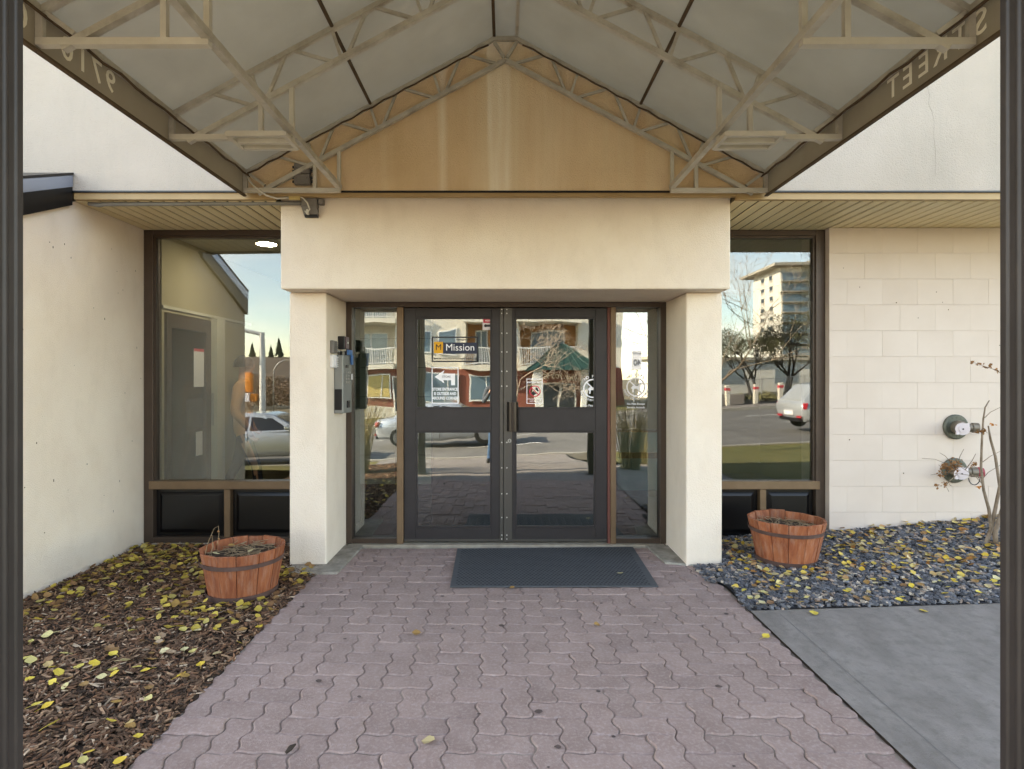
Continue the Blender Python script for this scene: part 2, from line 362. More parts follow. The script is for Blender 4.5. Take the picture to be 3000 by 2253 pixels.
# ------------------------------------------------------------------ the ground
def sm(a, b, x): t = min(1, max(0, (x - a) / (b - a))); return t * t * (3 - 2 * t)
def g(x, y):
    return sm(1.3, -4.9, y) * (-.6 + .045 * min(30, max(-45, x)))
def sheet(name, x0, x1, y0, y1, dz, m, nx=12, ny=12, thick=0):
    b = B().grid(x0, x1, y0, y1, nx, ny, lambda x, y: g(x, y) + dz)
    return kind(b.build(name, m, smooth=True), 'structure')
b = B()
xs = [-700, -250, -120, -60, -45, -30, -20, -12, -8, -4, -2, 0, 2, 4, 8, 12, 20, 30, 60, 120, 250, 700]
ys = [-900, -400, -200, -100, -60, -40, -30, -24, -19, -12, -8, -5, -4, -3, -2, -1, 0, 1, 1.5, 5, 30, 90]
b.add([(x, y, g(x, y) - .3) for y in ys for x in xs], [(j * len(xs) + i, j * len(xs) + i + 1, (j + 1) * len(xs) + i + 1, (j + 1) * len(xs) + i) for j in range(len(ys) - 1) for i in range(len(xs) - 1)])
kind(b.build('ground', 'earth'), 'structure')
road = sheet('road', -120, 120, -19, -5.15, -.13, 'asphalt', 60, 4)
for yy in (-12.0, -8.6, -15.4):
    for k in range(-8, 9):
        if yy == -12.0 and False: continue
        q = B().grid(k * 6 - 1.2, k * 6 + 1.2, yy - .06, yy + .06, 2, 1, lambda x, y: g(x, y) - .126).build('lane_marking', 'paint_line', road)
def kerb(name, y0, y1):
    b = B(); n = 40
    for i in range(n):
        xa, xb = -120 + 240 * i / n, -120 + 240 * (i + 1) / n
        vs = []
        for x in (xa, xb):
            z = g(x, (y0 + y1) / 2); vs += [(x, y0, z - .2), (x, y1, z - .2), (x, y1, z + .012), (x, y0, z + .012)]
        b.add(vs, [(0, 4, 5, 1), (1, 5, 6, 2), (2, 6, 7, 3), (3, 7, 4, 0)])
    kind(b.build(name, 'kerb'), 'structure')
kerb('near_kerb', -5.15, -4.98); kerb('far_kerb', -19.17, -19)
sheet('far_pavement', -120, 120, -21.2, -19.17, .0, 'concrete', 60, 2)
sheet('far_lawn', -60, 7.6, -26.2, -21.2, -.01, 'grass', 20, 2)
sheet('gravel_verge', 7.6, 60, -24.5, -21.2, -.005, 'gravel_base', 20, 2)
lawn = sheet('lawn', 2.2, 40, -4.98, .62, -.02, 'grass', 30, 14)
b = B().grid(3.27, 9, .6, 3.775, 10, 8, lambda x, y: .03 + .02 * sm(3.3, 5, x)); kind(b.build('side_lawn', 'grass', smooth=True), 'structure')
sheet('left_lawn', -60, -3.4, -4.98, 1.0, -.02, 'grass', 30, 12)
walk = sheet('concrete_walk', -1.47, 1.60, -4.98, 1.96, -.004, 'concrete', 8, 40)
sheet('front_pavement', -3.4, -1.47, -4.98, -1.2, -.006, 'concrete', 4, 16)
def slabz(x, y): return max(0, x - 1.62) * .03 + .004
b = B(); b.grid(1.592, 3.28, .6, 3.76, 6, 6, slabz)
slab = kind(b.build('concrete_slab', 'concrete', smooth=True), 'structure')
B().grid(1.75, 1.755, .62, 3.7, 1, 4, lambda x, y: slabz(x, y) + .0015).build('tooled_groove', 'groove', slab)
b = B(); b.grid(1.592, 3.28, 3.745, 3.763, 8, 1, lambda x, y: slabz(x, y) + (.002 if y < 3.75 else -.04)); b.build('slab_edge', 'concrete_old', slab)

# paving: wavy interlocking pavers laid in a square herringbone
U = .122; AMP = .0115
IX0, NX_ = -12, 25; X0 = -1.47
def warp(x, y): return x + AMP * math.sin(2 * math.pi * y / U), y + AMP * .45 * math.sin(2 * math.pi * x / U + .5) - AMP * .45 * math.sin(.5)
def paver_mesh(name, w_, h_):
    gap = .0022; n = 6; out = []
    wU, hU = w_ * U, h_ * U
    def ring(ins):
        pts = []
        x0, x1, y0, y1 = ins, wU - ins, ins, hU - ins
        for k in range(n * w_): pts.append((x0 + (x1 - x0) * k / (n * w_), y0))
        for k in range(n * h_): pts.append((x1, y0 + (y1 - y0) * k / (n * h_)))
        for k in range(n * w_): pts.append((x1 - (x1 - x0) * k / (n * w_), y1))
        for k in range(n * h_): pts.append((x0, y1 - (y1 - y0) * k / (n * h_)))
        return [warp(*p) for p in pts]
    a = ring(gap); c = ring(gap + .0055); m = len(a); b = B()
    vs = [(x, y, -.03) for x, y in a] + [(x, y, -.0045) for x, y in a] + [(x, y, 0) for x, y in c]
    fs = [(k, (k + 1) % m, m + (k + 1) % m, m + k) for k in range(m)] + [(m + k, m + (k + 1) % m, 2 * m + (k + 1) % m, 2 * m + k) for k in range(m)] + [tuple(2 * m + k for k in range(m))]
    b.add(vs, fs); return b.mesh(name, 'paver')
PM = {(2, 1): paver_mesh('paver', 2, 1), (1, 2): paver_mesh('paver', 1, 2), (1, 1): paver_mesh('paver', 1, 1)}
Y0 = 1.98; NY_ = 26
pb = B().grid(-1.475, 1.60, 1.965, 5.16, 2, 2, lambda x, y: -.008)
paving = kind(pb.build('paved_walk', 'joint_sand'), 'structure')
own = {}
for i in range(-4, NX_ + 4):
    for j in range(-4, NY_ + 4):
        k = (i - j) % 4
        if k == 0: own[(i, j)] = own[(i + 1, j)] = ('h', i, j)
        elif k == 2: pass
for i in range(-4, NX_ + 4):
    for j in range(-4, NY_ + 4):
        if (i, j) not in own: 
            k = (i - j) % 4                       # cells k == 2, 3 belong to upright pavers
            if k == 2: own[(i, j)] = ('v', i, j - 1) if (i - (j - 1)) % 4 == 3 else ('v', i, j)
            else: own[(i, j)] = ('v', i, j)
cells = {}
for (i, j), wv in own.items():
    if 0 <= i < NX_ and 0 <= j < NY_: cells.setdefault(wv, []).append((i, j))
plist = []
for wv, cs in cells.items():
    i = min(c[0] for c in cs); j = min(c[1] for c in cs)
    dim = (1, 1) if len(cs) == 1 else ((2, 1) if wv[0] == 'h' else (1, 2))
    plist.append((j, i, dim))
plist.sort()
extra = B()
for n_, (j, i, dim) in enumerate(plist):
    loc = (X0 + i * U, Y0 + j * U, rnd.uniform(-.0034, .002)); rot = (rnd.uniform(-.013, .013), rnd.uniform(-.013, .013), rnd.uniform(-.006, .006))
    if n_ < 300: inst('paver', PM[dim], paving, loc, rot)
    else:
        M = Matrix.Translation(loc)
        extra.add([M @ v.co for v in PM[dim].vertices], [tuple(p.vertices) for p in PM[dim].polygons])
if extra.v: kind(extra.build('far_pavers', 'paver', paving), 'stuff')
# broken-out gap beside the walk's edge with the slab
B().grid(1.585, 1.61, 1.965, 3.8, 1, 2, lambda x, y: -.004).build('edge_joint', 'soil', paving)

gm = B(); r6 = random.Random(16)
for k in range(34):
    x, y, q = r6.uniform(-1.35, 1.5), r6.uniform(2.2, 4.9), r6.uniform(.006, .02)
    gm.add([(x + q * r6.uniform(.7, 1.2) * math.cos(t), y + q * r6.uniform(.6, 1) * math.sin(t), .0032) for t in [i * 2 * math.pi / 9 for i in range(9)]], [tuple(range(9))])
kind(gm.build('gum_spots', 'gum', paving), 'stuff')
# beds
b = B().grid(-3.35, -1.462, -1.2, 5.4, 24, 60, lambda x, y: g(x, y) - .012 + .01 * math.sin(x * 7) * math.sin(y * 5))
mulch_bed = kind(b.build('mulch_bed', 'soil', smooth=True), 'structure')
def gb(x, y):
    return min(1.3, max(0, (x - 1.5) / 2.9)) * .25 * (.3 + .7 * min(1, max(0, (y - 3.7) / 1.5))) + .004
b = B().grid(1.60, 7, 3.765, 5.4, 20, 12, gb)
b.grid(1.45, 1.6, 4.2, 5.4, 2, 6, lambda x, y: -.005)
gravel_bed = kind(b.build('gravel_bed', 'gravel_base', smooth=True), 'structure')

# bark chips and slate chips: too many to count
rs = np.random.RandomState(3)
def scatter_chips(n, xr, yr, zf, L, Wd, T, pal, wts, tilt, keep=None, seed=1):
    r = np.random.RandomState(seed)
    x = r.uniform(*xr, n); y = r.uniform(*yr, n)
    if keep is not None: k = keep(x, y); x, y = x[k], y[k]
    n = len(x)
    z = np.array([zf(a, c) for a, c in zip(x, y)]) + r.uniform(0, .016, n)
    l = r.uniform(*L, n) / 2; wd = r.uniform(*Wd, n) / 2; t = r.uniform(*T, n) / 2
    base = np.array([(-1, -.5, -1), (.7, -1, -1), (1, .6, -1), (-.6, 1, -1), (-1, -.5, 1), (.7, -1, 1), (1, .6, 1), (-.6, 1, 1)], float)
    V = base[None] * np.stack([l, wd, t], 1)[:, None, :] * (1 + r.uniform(-.35, .35, (n, 8, 3)))
    a = r.uniform(0, 2 * np.pi, n); p = r.normal(0, tilt, n); q = r.normal(0, tilt, n)
    def rot(V, ang, i, j):
        c, s_ = np.cos(ang)[:, None], np.sin(ang)[:, None]; vi = V[:, :, i] * c - V[:, :, j] * s_; vj = V[:, :, i] * s_ + V[:, :, j] * c
        V = V.copy(); V[:, :, i] = vi; V[:, :, j] = vj; return V
    V = rot(V, p, 0, 2); V = rot(V, q, 1, 2); V = rot(V, a, 0, 1)
    V += np.stack([x, y, z], 1)[:, None, :]
    Fq = np.array([(0, 3, 2, 1), (4, 5, 6, 7), (0, 1, 5, 4), (1, 2, 6, 5), (2, 3, 7, 6), (3, 0, 4, 7)])
    Fc = (Fq[None] + (np.arange(n) * 8)[:, None, None]).reshape(-1, 4)
    ci = r.choice(len(pal), n, p=wts); col = np.array([lin(c) for c in pal])[ci] * r.uniform(.7, 1.25, (n, 1))
    cols = np.ones((n, 8, 4)); cols[:, :, :3] = col[:, None, :]
    return V.reshape(-1, 3), Fc, cols.reshape(-1, 4)
def in_mulch(x, y):
    d = np.hypot(x + 1.862, y - 4.10)
    return (d > .25) & (x < -1.462 - .012 * np.abs(np.sin(y * 9))) & ~((x > -1.76) & (y > 4.66))
V, Fc, cc = scatter_chips(30000, (-3.29, -1.46), (.6, 5.28), lambda x, y: -.006, (.014, .062), (.005, .014), (.003, .008), ['5a4233', '7a5843', '3d2d23', '967860', '68503f', 'b39c86'], [.27, .25, .16, .13, .13, .06], .28, in_mulch, 5)
m_ = colmesh('bark_mulch', V, Fc, cc, 'chips'); kind(m_, 'stuff'); m_['label'] = 'brown shredded bark mulch in the bed left of the paved walk'
def in_gravel(x, y):
    edge = 1.60 + .03 * np.sin(y * 11)
    return (np.hypot(x - 2.255, y - 4.66) > .2) & (x > np.where(y > 4.25, 1.50, edge)) & ~((x < 1.765) & (y > 4.63)) & ~((x > 2.9) & (y > 5.2))
V, Fc, cc = scatter_chips(15000, (1.5, 5.2), (3.77, 5.29), gb, (.018, .048), (.014, .032), (.006, .015), ['5f6066', '505157', '73747a', '85817f', '98867a', 'b3a698', '424349'], [.25, .24, .16, .09, .10, .07, .09], .22, in_gravel, 9)
m_ = colmesh('slate_gravel', V, Fc, cc, 'slate'); kind(m_, 'stuff'); m_['label'] = 'blue grey slate chips in the bed right of the doors'

# ------------------------------------------------------------------ the building with its entrance
bld = root('apartment_building', 'pale beige stucco building with glazed double entrance doors and a peaked awning', 'building', (0, 4.67, 0))
YU, YL, YP, YD = 4.38, 4.49, 4.67, 5.30          # upper wall, lintel, pillars, door and window plane
B().box(-12, 9, YU, 16, 2.93, 8.75).build('upper_wall', 'stucco_white', bld)
B().box(-12, 9, 9.2, 16, -.3, 2.92).build('rear_wall', 'stucco', bld)
# weathered wall under the awning, warm light painted into its colour
B().prism([(-1.96, YU - .006, 2.932), (1.96, YU - .006, 2.932), (1.96, YU - .006, 3.07), (.09, YU - .006, 4.07), (-.09, YU - .006, 4.07), (-1.96, YU - .006, 3.07)], (0, .004, 0)).build('gable_field', 'stucco_warm_lit', bld)
B().box(-3.28, 7, YU - .012, YU + .03, 2.918, 2.9295).build('drip_flashing', 'black_metal', bld)
for x0, x1, zb in ((-3.27, -1.75, 2.868), (-1.75, 1.752, 2.892), (1.752, 7, 2.868)):
    B().box(x0 + .001, x1 - .001, YU + .003, YU + .045, zb, 2.917).build('fascia_strip', 'fascia_tan', bld)
B().box(-1.747, 1.747, YL, YD + .12, 2.205, 2.925).build('lintel', 'stucco', bld, bevel=.012, seg=2)
B().box(-1.745, -1.446, YP, YD + .12, -.02, 2.204).build('pillar', 'stucco', bld, bevel=.012, seg=2)
B().box(1.457, 1.749, YP, YD + .12, -.02, 2.204).build('pillar', 'stucco', bld, bevel=.012, seg=2)
ck = [at(px, py, YU - .004) for px, py in ((1998, 150), (2001, 180), (2008, 205), (2006, 225), (2013, 240), (2018, 262), (2017, 290), (2021, 330), (2020, 380))]
B().tube(ck, .0007, 4).build('hairline_crack', 'concrete_old', bld)
# soffits of separate vinyl planks
for x0, x1, wd in ((-3.30, -1.75, .0977), (1.752, 6.4, .0977)):
    sf = B().box(x0, x1, YU + .046, YD + .06, 2.876, 2.9).build('soffit', 'soffit_dark', bld)
    n = int((x1 - x0) / wd)
    me = B().box(0, wd - .014, 0, YD + .03 - YU - .046, 0, .012).mesh('soffit_plank', 'soffit_vinyl')
    for k in range(n + 1):
        o = inst('soffit_plank', me, sf, (x0 + k * wd, YU + .047, 2.866 + rnd.uniform(-.001, .001))); bev(o, .006)
        if x0 + (k + 1) * wd > x1: o.scale.x = max(.05, (x1 - x0 - k * wd) / wd)
# left wing: end wall with a lean-to roof
wl = B(); wl.prism([(-3.30, 3.30, -.02), (-3.30, YD + .1, -.02), (-3.30, YD + .1, 2.866), (-3.30, 4.43, 2.866), (-3.30, 4.40, 2.85), (-3.30, 3.30, 2.31)], (-8.7, 0, 0))
wl.build('wing_wall', 'stucco', bld)
def ln(z, sl): return [(y, z - sl * (4.27 - y)) for y in (4.372, 3.27)]
def edge(x, lo, hi):
    (a, za), (c, zc) = lo; (d, zd), (e, ze) = hi
    return B().prism([(x, a, za), (x, c, zc), (x, e, ze), (x, d, zd)], (-8.7, 0, 0))
rf = edge(-3.272, ln(2.775, .455), ln(2.915, .42)).build('lean_to_roof', 'black_metal', bld)
edge(-3.268, ln(2.918, .418), ln(3.005, .40)).build('metal_flashing', 'flashing', rf)
edge(-3.262, ln(3.008, .40), ln(3.026, .40)).build('roof_cap', 'black_metal', rf)
# block wall
bw = B().box(2.915, 7, 5.212, 5.7, -.1, 2.866).build('block_wall', 'block_paint', bld)
hb, lb = .233, .318
bm_ = B().box(0, lb - .0009, 0, .02, 0, hb - .0014).mesh('block', 'block_paint')
for r_ in range(-1, 12):
    z = .075 + r_ * hb; xo = 2.913 - (lb / 2 if r_ % 2 else 0)
    for k in range(14):
        x = xo + k * lb
        if x > 6.6: break
        sx = 1
        if x < 2.9: sx = .5; x = 2.913
        hh = min(1, (2.864 - z) / hb)
        if hh < .1: continue
        o = inst('block', bm_, bw, (x, 5.205 + rnd.uniform(-.0008, .0008), z), scale=(sx, 1, hh)); bev(o, .0007)
# specks and scuffs on the walls, too small to pick apart
sp_ = B(); r5 = random.Random(5)
for k in range(26):
    y, z = r5.uniform(3.95, 5.25), r5.uniform(.25, 2.6); l_ = r5.uniform(.004, .02); sp_.box(-3.2998, -3.2985, y, y + r5.uniform(.003, .007), z, z + l_)
kind(sp_.build('wall_specks', 'rust_brown', bld), 'stuff')
sp_ = B()
for k in range(12):
    x, z = r5.uniform(2.95, 4.5), r5.uniform(.3, 2.7); sp_.box(x, x + r5.uniform(.004, .01), 5.2015, 5.203, z, z + r5.uniform(.004, .012))
kind(sp_.build('wall_specks', 'rust_brown', bld), 'stuff')
# windows
def window(x0, x1, name, mull):
    wn = B(); t = .055
    z0, z1, zr = .012, 2.862, .50
    wn.box(x0, x0 + .085, YD - .03, YD + .07, z0, z1); wn.box(x1 - .085, x1, YD - .03, YD + .07, z0, z1)
    wn.box(x0 + .085, x1 - .085, YD - .03, YD + .07, z1 - .05, z1)
    wn.box(x0 + .085, x1 - .085, YD - .03, YD + .07, z0, z0 + .05)
    wnd = wn.build(name, 'bronze', bld, bevel=.003)
    B().box(x0 + .05, x1 - .05, YD - .038, YD + .06, .50, .575).build('sill_rail', 'bronze_tan', wnd, bevel=.004)
    for m in mull: B().box(m - .028, m + .028, YD - .033, YD + .06, .062, .499).build('mullion', 'bronze_tan', wnd, bevel=.003)
    # inner bead
    bd = B(); bd.box(x0 + .085, x0 + .102, YD - .012, YD + .05, .575, z1 - .05); bd.box(x1 - .102, x1 - .085, YD - .012, YD + .05, .575, z1 - .05); bd.box(x0 + .102, x1 - .102, YD - .012, YD + .05, z1 - .068, z1 - .05)
    bd.build('glazing_bead', 'bronze', wnd)
    B().box(x0 + .09, x1 - .09, YD + .012, YD + .018, .56, z1 - .055).build('pane', 'glass_window', wnd)
    xs_ = [x0 + .085] + [v for m in mull for v in (m - .028, m + .028)] + [x1 - .085]
    for a, c in zip(xs_[::2], xs_[1::2]):
        p = B(); y = YD + .02; a += .004; c -= .004; zb, zt = .066, .496
        p.box(a, c, y, y + .03, zb, zt)
        i1, i2 = .03, .062
        vs = [(a + i1, y - .001, zb + i1), (c - i1, y - .001, zb + i1), (c - i1, y - .001, zt - i1), (a + i1, y - .001, zt - i1), (a + i2, y - .018, zb + i2), (c - i2, y - .018, zb + i2), (c - i2, y - .018, zt - i2), (a + i2, y - .018, zt - i2)]
        p.add(vs, [(0, 1, 5, 4), (1, 2, 6, 5), (2, 3, 7, 6), (3, 0, 4, 7), (4, 5, 6, 7)])
        p.build('raised_panel', 'panel_black', wnd)
    return wnd
window(-3.296, -1.75, 'window', [-2.535])
window(1.752, 2.912, 'window', [2.345])
B().box(-3.29, -1.75, YD - .05, YD + .1, -.04, .0115).build('concrete_sill', 'sill_stone', bld)
B().box(1.752, 2.9, YD - .05, YD + .1, -.04, .0115).build('concrete_sill', 'sill_stone', bld)

# entrance: frame, sidelights, two leaves
fr = B(); xl, xr, zt = -1.445, 1.456, 2.203
fr.box(xl, xl + .052, YD - .06, YD + .06, .012, zt); fr.box(xr - .052, xr, YD - .06, YD + .06, .012, zt)
fr.box(xl + .052, xr - .052, YD - .06, YD + .06, zt - .047, zt)
ent = fr.build('entrance_frame', 'bronze', bld, bevel=.003)
for a, c in ((-.985, -.925), (.952, 1.0)):
    B().box(a, c, YD - .064, YD + .06, .012, zt - .048).build('frame_mullion', 'bronze_tan', ent, bevel=.003)
B().box(xl + .052, -.986, YD - .05, YD + .05, .012, .055).build('bottom_rail', 'bronze', ent, bevel=.003)
B().box(1.001, xr - .052, YD - .05, YD + .05, .012, .055).build('bottom_rail', 'bronze', ent, bevel=.003)
B().box(.926, .951, YD - .05, YD + .05, .012, zt - .05).build('door_edge_strip', 'edge_red', ent)
B().box(xl + .05, -.984, YD + .006, YD + .012, .05, zt - .045).build('sidelight_pane', 'glass_door', ent)
B().box(.999, xr - .05, YD + .006, YD + .012, .05, zt - .045).build('sidelight_pane', 'glass_door', ent)
B().box(xl + .02, xr - .02, YD - .10, YD + .12, -.03, .0115).build('threshold', 'sill_stone', ent, bevel=.004)
pn = (.16, 1.02, 1.245, 2.06)
def leaf_(x0, x1, s):
    y0, y1 = YD - .045, YD + .0
    st = .105
    d = B(); d.box(x0, x0 + st, y0, y1, .03, 2.15); d.box(x1 - st, x1, y0, y1, .03, 2.15)
    d.box(x0 + st, x1 - st, y0, y1, .03, .155); d.box(x0 + st, x1 - st, y0, y1, 1.03, 1.235); d.box(x0 + st, x1 - st, y0, y1, 2.065, 2.15)
    lf = d.build('door_leaf', 'door_charcoal', bld, bevel=.003)
    for za, zb in ((.155, 1.03), (1.235, 2.065)):
        q = B(); t = .014; xa, xb = x0 + st, x1 - st
        q.box(xa, xa + t, y0 + .008, y1, za, zb); q.box(xb - t, xb, y0 + .008, y1, za, zb); q.box(xa + t, xb - t, y0 + .008, y1, za, za + t); q.box(xa + t, xb - t, y0 + .008, y1, zb - t, zb)
        q.build('glazing_bead', 'door_charcoal', lf)
        B().box(xa + .008, xb - .008, y0 + .022, y0 + .028, za + .008, zb - .008).build('pane', 'glass_door', lf)
    B().box(x0 + .002, x1 - .002, y0 - .004, y0 - .0005, .031, .052).build('kick_strip', 'astragal', lf)
    sg = B(); xs_ = x1 - .012 if s < 0 else x0 + .03
    zz = [2.135, 2.10, 1.92, 1.75, 1.575, 1.44, .93, .70, .465, .25, .09, .055]
    for z in zz:
        for dx in ((0,) if s < 0 else (0,)):
            sg.tube([(xs_, y0 - .0135, z), (xs_, y0 - .0095, z)], .0055, 8)
    sg.build('screw_row', 'screw', lf)
    return lf
LL = leaf_(-.921, -.022, -1); RL = leaf_(-.018, .922, 1)
B().box(-.052, -.0215, YD - .0545, YD - .0455, .03, 2.15).build('cover_strip', 'astragal', LL, bevel=.002)
B().box(-.017, .06, YD - .0545, YD - .0455, .03, 2.15).build('cover_strip', 'astragal', RL, bevel=.002)
h = B(); n = 10
prof = [(.035 + .052 * math.cos(math.pi * k / n), YD - .06 - .05 * math.sin(math.pi * k / n)) for k in range(n + 1)]
h.prism([(x + .03, y, 1.035) for x, y in prof], (0, 0, .262)); h.build('pull_handle', 'handle_bronze', RL, smooth=False)
k_ = B().tube([(.036, YD - .055, .945), (.036, YD - .068, .945)], .017, 16).build('lock_cylinder', 'intercom_silver', RL)
B().box(.033, .039, YD - .0695, YD - .0675, .936, .955).build('keyway', 'ink', RL)

# concrete pads beside the pillars
B().prism([(-1.72, 4.45, .013), (-1.30, 4.47, .012), (-1.275, 5.2, .012), (-1.72, 5.2, .012)], (0, 0, -.05)).build('corner_pad', 'concrete_old', bld, bevel=.006)
B().prism([(1.30, 4.72, .012), (1.72, 4.60, .012), (1.72, 5.2, .012), (1.26, 5.2, .012)], (0, 0, -.05)).build('corner_pad', 'concrete_old', bld, bevel=.006)

# ------------------------------------------------------------------ inside: lobby seen through the glass
lob = root('entrance_lobby', 'dim lobby with tiled wall behind the glass doors and windows', 'lobby', (0, 6.5, 0))
B().box(-3.4, 7, 5.42, 9.2, -.04, .01).build('floor', 'lobby_floor', lob)
B().box(-3.4, 7, 5.37, 9.2, 2.88, 2.91).build('ceiling', 'lobby_ceiling', lob)
B().box(-3.4, 7, 9.1, 9.19, .01, 2.88).build('back_wall', 'lobby_wall', lob)
B().box(4.0, 4.1, 5.45, 9.1, .01, 2.88).build('side_wall', 'lobby_wall', lob)
sw = B(); sw.box(-3.42, -3.22, 5.42, 5.46, .01, 2.88); sw.box(-3.42, -3.22, 6.30, 9.1, .01, 2.88); sw.box(-3.42, -3.22, 5.46, 6.30, 2.14, 2.88); sw.build('shop_side_wall', 'lobby_wall', lob)
B().box(-3.22, -3.205, 5.42, 7.3, 2.17, 2.2).build('wall_trim', 'lobby_white', lob)
B().box(-3.218, -3.15, 6.32, 6.50, .01, 2.16).build('white_pilaster', 'lobby_white', lob)
sdr = B(); sdr.box(-3.25, -3.20, 5.47, 5.55, .01, 2.13); sdr.box(-3.25, -3.20, 6.19, 6.29, .01, 2.13); sdr.box(-3.25, -3.20, 5.55, 6.19, 2.0, 2.13); sdr.box(-3.25, -3.20, 5.55, 6.19, .01, .22)
sd_ = sdr.build('shop_door', 'bronze', lob)
B().box(-3.228, -3.222, 5.55, 6.19, .22, 2.0).build('pane', 'glass_inner', sd_)
B().tube([(-3.16, 6.24, 1.0), (-3.16, 6.24, 1.35)], .014, 8).build('pull_bar', 'galv', sd_)
for z0, z1, y0, y1, m in ((1.42, 1.82, 5.98, 6.18, 'paper_white'), (.98, 1.30, 5.84, 6.16, 'store_dark'), (.7, .95, 6.02, 6.15, 'paper_white')):
    B().box(-3.2215, -3.2205, y0, y1, z0, z1).build('notice', m, sd_)
B().box(-3.2203, -3.2200, 5.98, 6.18, 1.79, 1.82).build('notice_heading', 'sign_red', sd_)
# shop room past the inner door
B().box(-8, -3.43, 5.4, 5.41, 0, 2.7).build('shop_wall', 'store_dark', lob)
B().box(-8, -7.9, 5.42, 9.1, 0, 2.7).build('shop_wall', 'store_dark', lob)
B().box(-8, -3.43, 5.42, 9.1, 2.7, 2.75).build('shop_ceiling', 'lobby_ceiling', lob)
B().box(-6.5, -5.2, 7.2, 8.0, .01, 1.6).build('shop_shelf', 'store_dark', lob)
for y in (6.4, 7.4): B().box(-6.6, -4.0, y, y + .1, 2.62, 2.66).build('strip_lamp', 'strip_lit', lob)
# tiled wall left of the lobby, joints recessed between tiles
tw = B().box(-1.62, -1.53, 5.5, 7.4, .01, 2.88).build('tiled_wall', 'ink', lob)
tm = B().box(0, .006, 0, .596, 0, .296).mesh('tile', 'tile_wall')
for r_ in range(9):
    for k in range(3): inst('tile', tm, tw, (-1.528, 5.5 + k * .6 + (.3 if r_ % 2 else 0), .02 + r_ * .3))
tw2 = B().box(-1.5, -.76, 5.96, 6.04, .42, 2.88).build('tiled_pier', 'ink', lob)
B().box(-1.49, -.77, 5.97, 6.03, .01, .419).build('pier_base', 'lobby_floor', lob)
tm2 = B().box(0, .364, 0, .006, 0, .296).mesh('tile', 'tile_wall')
for r_ in range(9):
    for k in range(2): inst('tile', tm2, tw2, (-1.498 + k * .37, 5.952, .422 + r_ * .3), scale=(1, 1, 1 if r_ < 8 else .18))
iw = B(); iw.box(1.10, 1.16, 6.0, 6.06, .01, 2.88); iw.box(1.72, 1.78, 6.0, 6.06, .01, 2.88); iw.box(1.16, 1.72, 6.0, 6.06, .68, .74); iw.box(1.16, 1.72, 6.0, 6.06, .28, .345); iw.box(1.16, 1.72, 6.0, 6.06, .95, .98)
iw_ = iw.build('inner_screen', 'bronze', lob)
B().box(1.16, 1.72, 6.02, 6.03, .345, .68).build('teal_panel', 'teal_panel', iw_)
B().box(1.16, 1.72, 6.02, 6.03, .74, .95).build('teal_panel', 'teal_panel', iw_)
gr_ = B()
for k in range(24): gr_.box(-.9 + k * .08, -.86 + k * .08, 5.5, 6.2, .011, .02)
gr_.build('entry_grating', 'panel_black', lob)
lp = root('ceiling_downlight', 'round white lit downlight in the lobby ceiling behind the left window', 'light', (-2.42, 5.86, 2.87))
B().tube([(-2.42, 5.86, 2.879), (-2.42, 5.86, 2.868)], .11, 24).build('trim_ring', 'lobby_white', lp)
B().tube([(-2.42, 5.86, 2.8675), (-2.42, 5.86, 2.865)], .092, 24).build('lens', 'lamp_lit', lp)

# ------------------------------------------------------------------ awning
aw = root('entrance_awning', 'grey fabric gable awning on a welded steel truss frame over the walk', 'awning', (0, 1.45, 0))
ZE, XE, YF = 3.075, 1.965, 1.38
YB = YU - .015
B().prism([(-XE, YF, ZE), (-.09, YF, 4.085), (-.09, YB, 4.085), (-XE, YB, ZE)], (0, 0, .004)).build('roof_fabric', 'awning_fabric', aw)
B().prism([(XE, YF, ZE), (.09, YF, 4.085), (.09, YB, 4.085), (XE, YB, ZE)], (0, 0, .004)).build('roof_fabric', 'awning_fabric', aw)
B().prism([(-.09, YF, 4.085), (.09, YF, 4.085), (.09, YB, 4.085), (-.09, YB, 4.085)], (0, 0, .004)).build('ridge_fabric', 'awning_fabric', aw)
B().prism([(-XE, YF - .002, 2.90), (XE, YF - .002, 2.90), (XE, YF - .002, ZE), (.09, YF - .002, 4.085), (-.09, YF - .002, 4.085), (-XE, YF - .002, ZE)], (0, -.004, 0)).build('front_fabric', 'awning_fabric', aw)
VA = []
for s in (-1, 1):
    v = B().box(s * XE - .002, s * XE + .002, YF, YB, 2.895, ZE).build('valance', 'awning_fabric_shade', aw)
    VA.append(v)
    B().box(s * XE - .012, s * XE + .012, YF, YB, 2.883, 2.8945).build('hem_bar', 'rust_brown', aw)
